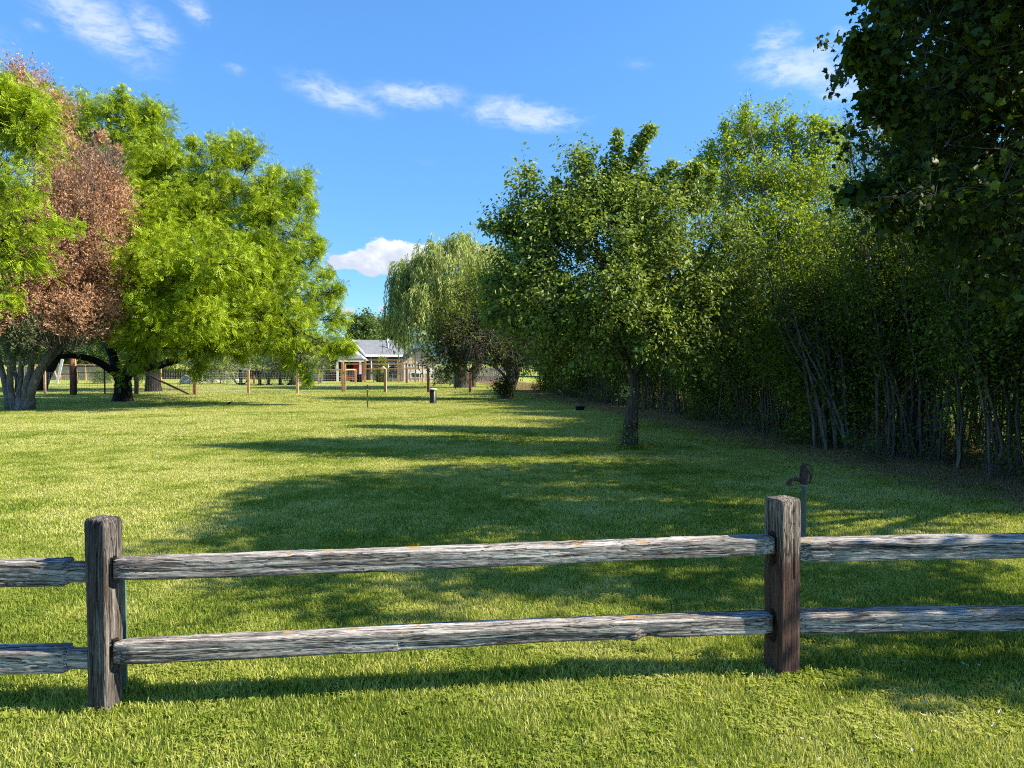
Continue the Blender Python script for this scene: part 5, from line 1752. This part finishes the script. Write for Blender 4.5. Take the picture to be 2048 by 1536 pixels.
# red shed with a gabled porch roof
px2x = lambda px, d: W(px, 700, d)[0]
D0 = 70.0
sx0, sx1, sxm = px2x(650, D0), px2x(724, D0), px2x(686, D0)
sh = empty('red_shed', (sxm, D0, 0), math.radians(6), 'red shed with light grey gable, white porch posts and a dark panel for its shaded doorway', 'shed')
w0, w1 = sx0 - sxm, sx1 - sxm
EVs, RGs = 2.02, 3.45
m = MB(); m.box(w0, w1 - .15, 1.6, 4.6, -.1, EVs); m.build('wall', M_dkred, sh)
m = MB(); m.prism([(w0 - .05, EVs + .003), (w1, EVs + .003), ((w0 + w1) / 2, RGs - .05)], .25, 4.7); m.build('gable', M_gable, sh)
m = MB()
for s_ in (0, 1):
    xa = w0 - .30 if s_ == 0 else w1 + .25
    xm = (w0 + w1) / 2
    za = EVs - .12
    V = [(xa, .0, za), (xa, 4.9, za), (xm, 4.9, RGs), (xm, .0, RGs)]
    V2 = [(x, y, z + .10) for x, y, z in V]
    m.add(V + V2, [(0, 1, 2, 3), (7, 6, 5, 4), (0, 4, 5, 1), (1, 5, 6, 2), (2, 6, 7, 3), (3, 7, 4, 0)])
m.build('roof', M_gable, sh)
m = MB()
for s_ in (0, 1):
    xa = w0 - .30 if s_ == 0 else w1 + .25
    xm = (w0 + w1) / 2
    za = EVs - .12
    m.add([(xa, -.05, za - .04), (xa, -.003, za - .04), (xm, -.003, RGs - .04), (xm, -.05, RGs - .04), (xa, -.05, za + .13), (xa, -.003, za + .13), (xm, -.003, RGs + .13), (xm, -.05, RGs + .13)],
          [(0, 1, 2, 3), (7, 6, 5, 4), (0, 4, 5, 1), (1, 5, 6, 2), (2, 6, 7, 3), (3, 7, 4, 0)])
m.build('rake_board', M_white, sh)
# porch roof, beam, posts
pa0, pa1 = px2x(676, D0) - sxm, px2x(727, D0) - sxm
m = MB()
m.add([(pa0, -.6, 2.02), (pa1, -.6, 2.02), (pa1 - .35, .249, 2.40), (pa0 + .35, .249, 2.48), (pa0, -.6, 2.10), (pa1, -.6, 2.10), (pa1 - .35, .249, 2.48), (pa0 + .35, .249, 2.56)],
      [(0, 1, 2, 3), (7, 6, 5, 4), (0, 4, 5, 1), (1, 5, 6, 2), (2, 6, 7, 3), (3, 7, 4, 0)])
m.build('porch_roof', M_roof, sh)
m = MB(); m.box(pa0, pa1, -.6, -.45, 1.80, 2.01); m.build('porch_beam', M_white, sh)
for px in (676, 721):
    x = px2x(px, D0) - sxm
    m = MB(); m.box(x - .09, x + .09, -.6, -.46, -.1, 1.799); m.build('porch_post', M_white, sh)
window(sh, px2x(658, D0) - sxm, px2x(666, D0) - sxm, 1.59, .95, 1.5, 'window', 1, 1, .07)
x = px2x(679, D0) - sxm
window(sh, x - .12, x + .12, .24, 2.40, 2.62, 'gable_vent', 1, 1, .05)
x0, x1 = px2x(690, D0) - sxm, px2x(705, D0) - sxm
m = MB(); m.box(x0, x1, 1.56, 1.595, 0, 1.8); m.build('doorway', M_inner_shade, sh)  # flat near-black panel, painted as the shade inside the doorway
x0, x1 = px2x(704, D0) - sxm, px2x(719, D0) - sxm
m = MB(); m.box(x0, x1, 1.0, 1.08, .12, 1.79)
do = m.build('door', M_red, sh)
m = MB(); m.box(x0 + .05, x0 + .10, .95, .995, .9, 1.05); m.build('handle', M_white, do)
# blue grey lean-to left of the shed
D1 = 71.0
x0, x1 = px2x(606, D1), px2x(650, D1)
ls = empty('metal_shed', ((x0 + x1) / 2, D1, 0), 0, 'low blue grey metal shed left of the red shed', 'shed')
hw_ = (x1 - x0) / 2
m = MB(); m.box(-hw_, hw_ - .05, 0, 3, -.1, 1.45); m.build('wall', M_blue, ls)
m = MB(); m.add([(-hw_ - .15, -.2, 1.452), (hw_, -.2, 1.452), (hw_, 3.2, 1.95), (-hw_ - .15, 3.2, 1.95), (-hw_ - .15, -.2, 1.53), (hw_, -.2, 1.53), (hw_, 3.2, 2.03), (-hw_ - .15, 3.2, 2.03)],
      [(0, 1, 2, 3), (7, 6, 5, 4), (0, 4, 5, 1), (1, 5, 6, 2), (2, 6, 7, 3), (3, 7, 4, 0)])
m.build('roof', M_roof, ls)
m = MB(); m.box(-.6, .3, -.04, -.003, 0, 1.3); m.build('door', M_gable, ls)

# pale pinkish barn right of the house
D2 = 69.0
x0, x1 = px2x(806, D2), px2x(871, D2)
pb = empty('pale_barn', ((x0 + x1) / 2, D2, 0), math.radians(14), 'pale pinkish gabled building partly hidden by the willow', 'building')
hw_ = (x1 - x0) / 2
m = MB(); m.box(-hw_, hw_, 0, 6, -.1, 1.75); m.build('wall', M_pink, pb)
m = MB(); m.prism([(-hw_, 1.753), (hw_, 1.753), (.1, 2.95)], 0, 6); m.build('gable', M_pink, pb)
m = MB()
for s_ in (-1, 1):
    V = [(s_ * (hw_ + .3), -.3, 1.60), (s_ * (hw_ + .3), 6.3, 1.60), (.1, 6.3, 3.02), (.1, -.3, 3.02)]
    V2 = [(x, y, z + .09) for x, y, z in V]
    m.add(V + V2, [(0, 1, 2, 3), (7, 6, 5, 4), (0, 4, 5, 1), (1, 5, 6, 2), (2, 6, 7, 3), (3, 7, 4, 0)])
m.build('roof', shingle('brown roof shingles', (0.10, 0.085, 0.08)), pb)
for (a, b, z0, z1) in [(-1.05, -.55, 1.35, 1.6), (-.45, .0, 1.35, 1.6), (-.8, .15, .35, .8), (.55, .85, 1.0, 1.4), (1.0, 1.25, .3, .8)]:
    window(pb, a, b, -.004, z0, z1, 'window', 2, 1, .05)
for k in range(9):
    m = MB(); x = -hw_ + .1 + k * (2 * hw_ - .2) / 8
    m.box(x - .025, x + .025, -.03, -.003, 0, 1.7); m.build('batten', M_white, pb)
m = MB(); m.box(-.6, 1.3, -.9, -.85, .75, 1.2); m.build('side_panel', M_white, pb)

# board fences far left and far right
def board_fence(x0, x1, y, h, label, mat, name='board_fence', wd=.14, gap=.03, frame=False):
    root = empty(name, ((x0 + x1) / 2, y, 0), 0, label, 'fence')
    m = MB()
    L = x1 - x0
    n = int(L / (wd + gap))
    for i in range(n):
        x = -L / 2 + i * (wd + gap)
        m.box(x, x + wd, 0, .02, .05, h + .03 * rw.random())
    m.build('boards', mat, root)
    m = MB()
    for z in (.35, h - .3):
        m.box(-L / 2, L / 2, .021, .06, z, z + .09)
    m.build('rail', mat, root)
    k = int(L / 2.4)
    for i in range(k + 1):
        x = -L / 2 + L * i / k
        m = MB(); m.box(x - .05, x + .05, -.10, -.003, 0, h + .12); m.build('post', M_cedar if frame else mat, root)
    if frame:
        m = MB(); m.box(-L / 2, L / 2, -.08, -.02, h + .13, h + .22); m.build('top_rail', M_cedar, root)
    return root


board_fence(px2x(20, 72), px2x(322, 72), 72, 1.35, 'silvered board fence with orange posts, far left beyond the swing set', M_board, frame=True)
board_fence(px2x(322, 76), px2x(610, 76), 76, 1.05, 'low dark board fence behind the picnic table', M_creo)
board_fence(px2x(868, 66), px2x(1030, 66), 66, 1.30, 'pale grey board fence seen under the willow branches', M_board)

# ------------------------------------------------------------------ play things, table, pots
D3 = 60.0
def rx(px, root): return px2x(px, D3) - root.location[0]
sw = empty('swing_set', (px2x(125, D3), D3, 0), 0, 'timber swing set with a white slide, between the cedar and the gate post', 'swing set')
for (pa_, pb_) in ((86, 100), (102, 100), (148, 150), (166, 150)):
    pass
zt = 2.35
for (foot, top, dy) in ((92, 97, -1.0), (101, 97, 1.0), (140, 149, 1.0), (164, 150, -1.0)):
    m = MB(); m.bar((rx(foot, sw), dy, 0), (rx(top, sw), 0, zt), .10); m.build('leg', M_cedar, sw)
m = MB(); m.bar((rx(94, sw), 0, zt + .05), (rx(153, sw), 0, zt + .05), .11, .13); m.build('beam', M_cedar, sw)
m = MB(); m.bar((rx(128, sw), -.6, .80), (rx(163, sw), -.6, .80), .06, .14); m.build('cross_bar', flat_mat('red orange board', (.42, .12, .05), .7), sw)
m = MB()
for k in range(8):
    a = (138 - k * 1.6, 1.9 * (1 - k / 8) ** 1.15 + .08); b = (138 - (k + 1) * 1.6, 1.9 * (1 - (k + 1) / 8) ** 1.15 + .08)
    m.bar((rx(a[0], sw), -.9, a[1]), (rx(b[0], sw), -.9, b[1]), .20, .05, up=(0, 1, 0.2))
m.build('slide', M_white, sw)
m = MB(); m.tube([(rx(100, sw), -.5, 1.0), (rx(104, sw), -.7, .55), (rx(110, sw), -.9, .25), (rx(117, sw), -1.0, .12)], .04, 8); m.build('slide_rail', flat_mat('pale green plastic', (.45, .6, .42)), sw, True)
for px in (112, 120):
    m = MB()
    for dx in (-.2, .2):
        m.bar((rx(px, sw) + dx, 0, zt), (rx(px, sw) + dx, 0, .5), .02)
    m.build('swing_rope', M_wire, sw)
    m = MB(); m.box(rx(px, sw) - .24, rx(px, sw) + .24, -.1, .1, .46, .50); m.build('swing_seat', M_black, sw)

D3 = 58.0
tb = empty('long_table', (px2x(540, D3), D3, 0), 0, 'long dark table with a reddish top standing on the far lawn', 'table')
M_tabtop = flat_mat('dark red tabletop', (0.16, 0.04, 0.045), .6)
m = MB(); m.box(rx(502, tb), rx(578, tb), -.35, .35, .72, .80); m.build('tabletop', M_tabtop, tb)
m = MB(); m.box(rx(502, tb), rx(578, tb), .3, .34, .805, 1.05); m.build('back_board', M_creo, tb)
for px in (519, 536, 560):
    m = MB(); m.box(rx(px, tb) - .09, rx(px, tb) + .09, -.12, .12, 0, .719); m.box(rx(px, tb) - .13, rx(px, tb) + .2, -.3, .3, -.01, .06); m.build('leg', M_creo, tb)
for px, lab in ((530, 'white bucket standing on the long table, left of the jug'), (556, 'white jug standing on the right part of the long table')):
    x = px2x(px, D3)
    root = empty('bucket' if px == 530 else 'jug', (x, D3, .80), 0, lab, 'bucket' if px == 530 else 'jug')
    m = MB()
    if px == 530:
        m.lathe([(.10, 0), (.13, .22), (.14, .23), (.14, .25), (.12, .25)], n=14)
    else:
        m.lathe([(.09, 0), (.11, .05), (.10, .16), (.04, .24), (.04, .30)], n=14)
    m.build('body', M_white, root, True)
    m = MB(); m.tube([(-.10, 0, .2), (-.16, 0, .26), (-.12, 0, .33), (-.04, 0, .29)], .015, 6); m.build('handle', M_white, root, True)
bp = empty('bird_table', (px2x(481, D3), D3, 0), 0, 'dark post with curved arms and a white board, left of the long table', 'garden post')
m = MB(); m.box(-.10, .10, -.1, .1, 0, 1.15); m.build('post', M_creo, bp)
m = MB(); m.box(.05, .75, -.05, 0, 1.16, 1.28); m.build('board', M_white, bp)
for s_ in (-1, 1):
    m = MB(); m.tube([(s_ * .1, 0, .08), (s_ * .3, 0, .10), (s_ * .45, 0, .25), (s_ * .5, 0, .42)], .06, 8); m.build('arm', M_creo, bp, True)
# pale stones
rst = np.random.default_rng(8)
M_stone = flat_mat('pale stone', (.50, .46, .42), .9, .15, 3)
for k, (px, py) in enumerate([(372, 768), (396, 765), (405, 764), (418, 765), (475, 762), (434, 764)]):
    s_ = [.55, .75, .55, .4, .4, .45][k]
    V, F = [], []
    nn, mm = 10, 6
    for i in range(mm):
        a = math.pi / 2 * i / (mm - 1)
        for j in range(nn):
            b_ = 2 * math.pi * j / nn
            rr = s_ * math.cos(a) * (.8 + .35 * rst.random())
            V.append((rr * math.cos(b_), rr * .7 * math.sin(b_), s_ * [1.3, 1.6, 1.1, .7, .5, .6][k] * math.sin(a) * (.9 + .2 * rst.random())))
    for i in range(mm - 1):
        for j in range(nn):
            F.append((i * nn + j, i * nn + (j + 1) % nn, (i + 1) * nn + (j + 1) % nn, (i + 1) * nn + j))
    me_ = MB(); me_.add(V, F)
    o = me_.build('boulder', M_stone)
    g_ = G(px, py)
    o.location = (g_[0], g_[1], 0)
    lab = ['pale boulder nearest the thick dark trunk behind the wire fence', 'tallest pale boulder in the row by the far bushes', 'pale boulder touching the tallest one on its right', 'low pale boulder just left of the second fence post', 'lone pale boulder left of the dark garden post', 'low pale boulder just right of the second fence post'][k]
    tag(o, lab, 'boulder', 'pale boulders by the far fence')
# planter and barrel near the house
root = empty('planter_box', (px2x(757, 66), 66.5, 0), 0, 'dark round planter with foliage beside the small tree before the house', 'planter')
m = MB(); m.lathe([(.28, 0), (.38, .5), (.42, .5), (.42, .56), (.34, .56), (.30, .4), (0, .4)], n=16); m.build('tub', M_creo, root, True)
t = Tree(90)
P, D, L = t.lobe_twigs(np.array([0, 0, .75]), np.array([.5, .5, .35]), 160, .3, .6, .8, .5, .1)
t.leaves('plant', P, D, L, np.zeros(len(P)), 5, .13, 'quad')
c = t.crowns['plant']
mesh_np('foliage', np.concatenate(c['V']), np.concatenate(c['F']), L_far, root, tint=np.concatenate(c['T']))
root = empty('bird_house', (px2x(768, 66), 65.6, 0), 0, 'small pale bird house with a pointed white roof on a post', 'bird house')
m = MB(); m.box(-.04, .04, -.04, .04, -.1, .85); m.build('post', M_creo, root)
m = MB(); m.box(-.17, .17, -.15, .15, .851, 1.16); m.build('box', flat_mat('yellow paint', (.6, .45, .2)), root)
m = MB(); m.prism([(-.25, 1.14), (.25, 1.14), (0, 1.42)], -.2, .2); m.build('roof', M_white, root)
root = empty('wheelbarrow', (px2x(700, 66.5), 66.5, 0), 0, 'red wheelbarrow parked in front of the red shed', 'wheelbarrow')
M_redp = flat_mat('red paint', (.5, .06, .05), .5)
m = MB(); m.add([(-.25, -.22, .28), (.25, -.22, .22), (.25, .22, .22), (-.25, .22, .28), (-.42, -.32, .58), (.42, -.32, .50), (.42, .32, .50), (-.42, .32, .58)], [(0, 3, 2, 1), (0, 1, 5, 4), (1, 2, 6, 5), (2, 3, 7, 6), (3, 0, 4, 7)]); m.build('tray', M_redp, root)
m = MB(); m.lathe([(.04, -.04), (.17, -.04), (.19, 0), (.17, .04), (.04, .04)], n=16); o = m.build('wheel', M_black, root, True); o.rotation_euler = (math.pi / 2, 0, 0); o.location = (.5, 0, .19)
for s_ in (-1, 1):
    m = MB(); m.tube([(.5, s_ * .05, .19), (-.3, s_ * .22, .30), (-.95, s_ * .26, .52)], .022, 6); m.build('handle', M_cedar, root, True)
    m = MB(); m.tube([(-.3, s_ * .2, .29), (-.35, s_ * .2, 0)], .018, 6); m.build('leg', M_black, root, True)
root = empty('compost_bin', (px2x(713, 67), 67, 0), 0, 'low dark bin with a lid in front of the red door', 'bin')
m = MB(); m.box(-.55, .45, -.35, .35, 0, .62); m.build('body', M_creo, root, bevel=.03)
m = MB(); m.box(-.58, .48, -.38, .38, .622, .69); m.build('lid', M_tub, root, bevel=.02)

# ------------------------------------------------------------------ bushes and background trees
def bush(seed, name, px, py, d, lobes_, mat, label, cat='shrub', trunk=None, tm='leaf', size=.12, dens=16, m_=8, L=.5, wood=M_bark_grey, group=None, **kw):
    t = Tree(seed)
    b = np.array([px2x(px, d), d, 0.0])
    if trunk:
        for tr_ in trunk:
            t.limb(*PX(*tr_), n=7, wig=.02)
    else:
        t.limb([b + [0, 0, -.1], b + [.02, 0, .4], b + [-.03, 0, .9]], [.07, .05, .03], n=6)
    fill(t, [LB(*l) for l in lobes_], dict(BASE, **dict(dict(dens=dens, L=L, m=m_, size=size, tmpl=tm, rl=.05, nsub=6, rt=.008, jit=.07, hole=.33, hs=.9), **kw)))
    return t.build(name, b, wood, {'crown': mat}, label, cat, group)


bush(60, 'young_tree', 768, 765, 66.5, [(764, 738, 66.5, 9, 14, .4), (763, 722, 66.5, 8, 7, .3), (764, 752, 66.5, 6, 8, .3)], L_yellow, 'small bushy yellow green tree in front of the grey house', 'tree', size=.11, dens=60, L=.25,
     trunk=[((766, 767, 66.5, .09), (767, 750, 66.5, .07), (768, 730, 66.5, .04))])
bush(61, 'olive_tree', 648, 765, 62, [(640, 698, 62, 26, 14, 1.2), (664, 702, 62, 16, 11, .8), (620, 720, 62, 28, 18, 1.2), (646, 722, 62, 14, 14, .7)], L_olive, 'silvery green flowering tree partly hiding the red shed', 'tree', tm='slim', size=.15, L=.35, dens=26,
     trunk=[((640, 768, 62, .14), (644, 745, 62, .12), (650, 700, 62, .06))])
bush(62, 'leaning_olive', 590, 770, 57, [(565, 715, 57, 45, 30, 1.8), (600, 700, 57, 36, 28, 1.6), (545, 740, 57, 26, 16, 1.0), (590, 740, 57, 26, 20, 1.0)], L_olive, 'silvery tree with a short leaning dark trunk right of the long table', 'tree', tm='slim', size=.17, dens=17, wood=M_bark_dark,
     trunk=[((581, 773, 57, .30), (588, 760, 57, .24), (596, 748, 57, .18), (604, 720, 57, .08)), ((588, 760, 57, .14), (575, 742, 57, .12), (560, 715, 57, .06))], tintb=-.15)
bush(63, 'olive_bush', 440, 766, 60, [(440, 740, 60, 36, 24, 1.4), (465, 720, 60, 30, 20, 1.2), (415, 720, 60, 34, 22, 1.2)], L_olive, 'pale feathery bush behind the second fence, left of the boulder gap', 'shrub', tm='slim', size=.17, dens=15)
bush(64, 'fir_bush', 207, 768, 61, [(206, 758, 61, 17, 11, .7), (204, 748, 61, 11, 8, .5)], L_hedge, 'small round dark evergreen bush behind the black gate', 'shrub', tm='slim', size=.14, dens=50)
bush(65, 'grey_shrub', 893, 768, 60, [(895, 756, 60, 22, 13, 1.0), (880, 745, 60, 12, 10, .6), (915, 752, 60, 14, 14, .8)], L_olive, 'grey green shrub left of the willow trunk', 'shrub', tm='leaf', size=.11, dens=30)
bush(66, 'blossom_shrub', 784, 764, 67, [(782, 762, 68.5, 14, 4, .3)], L_olive, 'low white flowering shrub at the foot of the house wall', 'shrub', size=.08, L=.12, dens=60, limb=False)
bush(67, 'hedge_end_bush', 1130, 785, 40, [(1128, 775, 40, 12, 10, .4)], L_yellow, 'sunlit yellow green bush in the gap at the far end of the hedge', 'shrub', size=.10, dens=60, limb=False)
bush(68, 'young_sapling', 747, 765, 66, [(748, 742, 66, 4, 8, .2)], L_yellow, 'thin sapling just left of the small bushy tree', 'tree', size=.09, L=.15, dens=60, limb=False)

# poplars behind the house
for k, (lobs, trunk_, lab) in enumerate([
    ([(722, 655, 112, 20, 25, 2.0), (712, 680, 112, 14, 30, 1.6), (740, 668, 112, 14, 24, 1.6), (725, 690, 112, 26, 24, 2.2)], ((725, 745, 112, .4), (725, 700, 112, .3), (724, 650, 112, .1)), 'dark green tree rising behind the left end of the grey roof'),
    ([(760, 662, 118, 18, 22, 2.0), (775, 668, 118, 20, 24, 2.0), (792, 680, 118, 18, 22, 1.8), (768, 690, 118, 30, 22, 2.4)], ((772, 745, 118, .4), (770, 700, 118, .3), (768, 660, 118, .1)), 'lighter green tree rising behind the middle of the grey roof')]):
    bush(70 + k, 'poplar_tree', 725, 745, 115, lobs, L_far, lab, 'tree', size=.42, dens=5.5, m_=7, L=1.4, trunk=[trunk_], rl=.15, nsub=3, up=1.0, hole=.3, tintb=(-.1, 0)[k], group='trees behind the house roof')

# belt of trees along the far end, seen under and between the crowns
belt = []
proto_far = []
for k in range(3):
    t = Tree(80 + k)
    t.limb([np.array([0, 0, -.2]), np.array([.1, 0, 2.0]), np.array([0, .1, 5.0])], [.3, .22, .08], n=7)
    rr = np.random.default_rng(80 + k)
    lbs = [(np.array([0, 0, 4.6]), np.array([2.2, 2.0, 2.0])), (np.array([1.6, .2, 3.4]), np.array([1.8, 1.6, 1.5])), (np.array([-1.7, -.2, 3.2]), np.array([1.8, 1.6, 1.6])), (np.array([.2, -.4, 2.2]), np.array([2.6, 1.8, 1.4])),
           (np.array([(rr.random() - .5) * 2, 0, 6.2]), np.array([1.3, 1.2, 1.2]))]
    fill(t, lbs, dict(BASE, dens=4.5, L=.9, m=8, size=.32, tmpl='leaf', rl=.1, nsub=4, hole=.34, hs=1.4, jit=.15, rt=.012))
    proto_far.append(t)
spots_ = [(-68, 96, 1.15, 0), (-61, 99, .9, 1), (-55, 94, 1.2, 2), (-49, 92, .95, 0), (-43.5, 93, .85, 1), (-38, 95, .9, 2), (-33, 92, .8, 0), (-28.5, 95, .75, 1), (-24, 130, .70, 2), (-32, 128, .72, 0),
          (-.5, 96, 1.15, 2), (5, 92, 1.0, 0), (10, 96, 1.3, 1), (15.5, 88, 1.1, 2), (21, 84, 1.2, 0), (27, 80, 1.2, 1)]
firsts = {}
for i, (x, y, s, k) in enumerate(spots_):
    side_ = 'left' if i < 10 else 'right'
    n_ = i if i < 10 else i - 10
    lab = '%s tree from the left in the far belt on the %s side' % (ORD[n_], side_)
    if k not in firsts:
        o = proto_far[k].build('background_tree', (0, 0, 0), M_bark_dark, {'crown': L_far}, lab, 'tree', 'trees in the far belt')
        firsts[k] = o
    else:
        o = copy_tree(firsts[k])
        o['label'] = lab
    o.location = (x, y, 0)
    o.rotation_euler = (0, 0, i * 1.3)
    o.scale = (s, s, s * .9)

# wooded hills on the skyline
M_hill = None
m_, t_ = new_mat('wooded hillside')
tcn = t_.node('ShaderNodeTexCoord').outputs['Object']
n = t_.noise(tcn, .02, 6, .7)
finish(t_, t_.ramp(n, [(.35, (0.045, 0.085, 0.085)), (.65, (0.10, 0.16, 0.14))]), 1.0, n, .5, 8.0, spec=0)  # bluish green puts the distance haze into the colour
M_hill = m_
rh = np.random.default_rng(12)
nx, nyh = 400, 14
xs = np.linspace(-2400, 2400, nx)
crest = 70 * (1400 / 1500) + 10 * np.sin(xs / 310) + 7 * np.sin(xs / 97 + 1) + 3 * np.sin(xs / 31)
V = []
for j in range(nyh):
    f = j / (nyh - 1)
    prof_ = math.sin(min(1, f * 1.25) * math.pi / 2) ** .8 * (1 if f < .8 else 1 - (f - .8) * 1.2)
    for i in range(nx):
        V.append((xs[i], 1150 + 420 * f + 25 * math.sin(xs[i] / 200), -3 + crest[i] * prof_ + (3.5 * rh.random() if j > 2 else 0)))
i, k = np.meshgrid(np.arange(nyh - 1), np.arange(nx - 1), indexing='ij')
F = np.stack([i * nx + k, i * nx + k + 1, (i + 1) * nx + k + 1, (i + 1) * nx + k], -1).reshape(-1, 4)
tag(mesh_np('hills', V, F, M_hill, smooth=False), kind='structure')

# neighbour's house glimpsed through the hedge on the right
nh = empty('neighbour_house', (26, 31, 0), math.radians(-20), 'pale grey house glimpsed through the hedge at the far right', 'house')
m = MB(); m.box(-5, 5, -3.5, 3.5, -.1, 2.8); m.build('wall', M_gable, nh)
m = MB(); m.prism([(-5, 2.803), (5, 2.803), (0, 5.0)], -3.5, 3.5); m.build('gable', M_gable, nh)
m = MB()
for s_ in (-1, 1):
    V = [(s_ * 5.5, -4, 2.6), (s_ * 5.5, 4, 2.6), (0, 4, 5.05), (0, -4, 5.05)]
    V2 = [(x, y, z + .15) for x, y, z in V]
    m.add(V + V2, [(0, 1, 2, 3), (7, 6, 5, 4), (0, 4, 5, 1), (1, 5, 6, 2), (2, 6, 7, 3), (3, 7, 4, 0)])
m.build('roof', M_roof, nh)
window(nh, -3, -1.5, -3.504, 1.0, 2.1, 'window', 2, 1, .08)
window(nh, 1.5, 3, -3.504, 1.0, 2.1, 'window', 2, 1, .08)
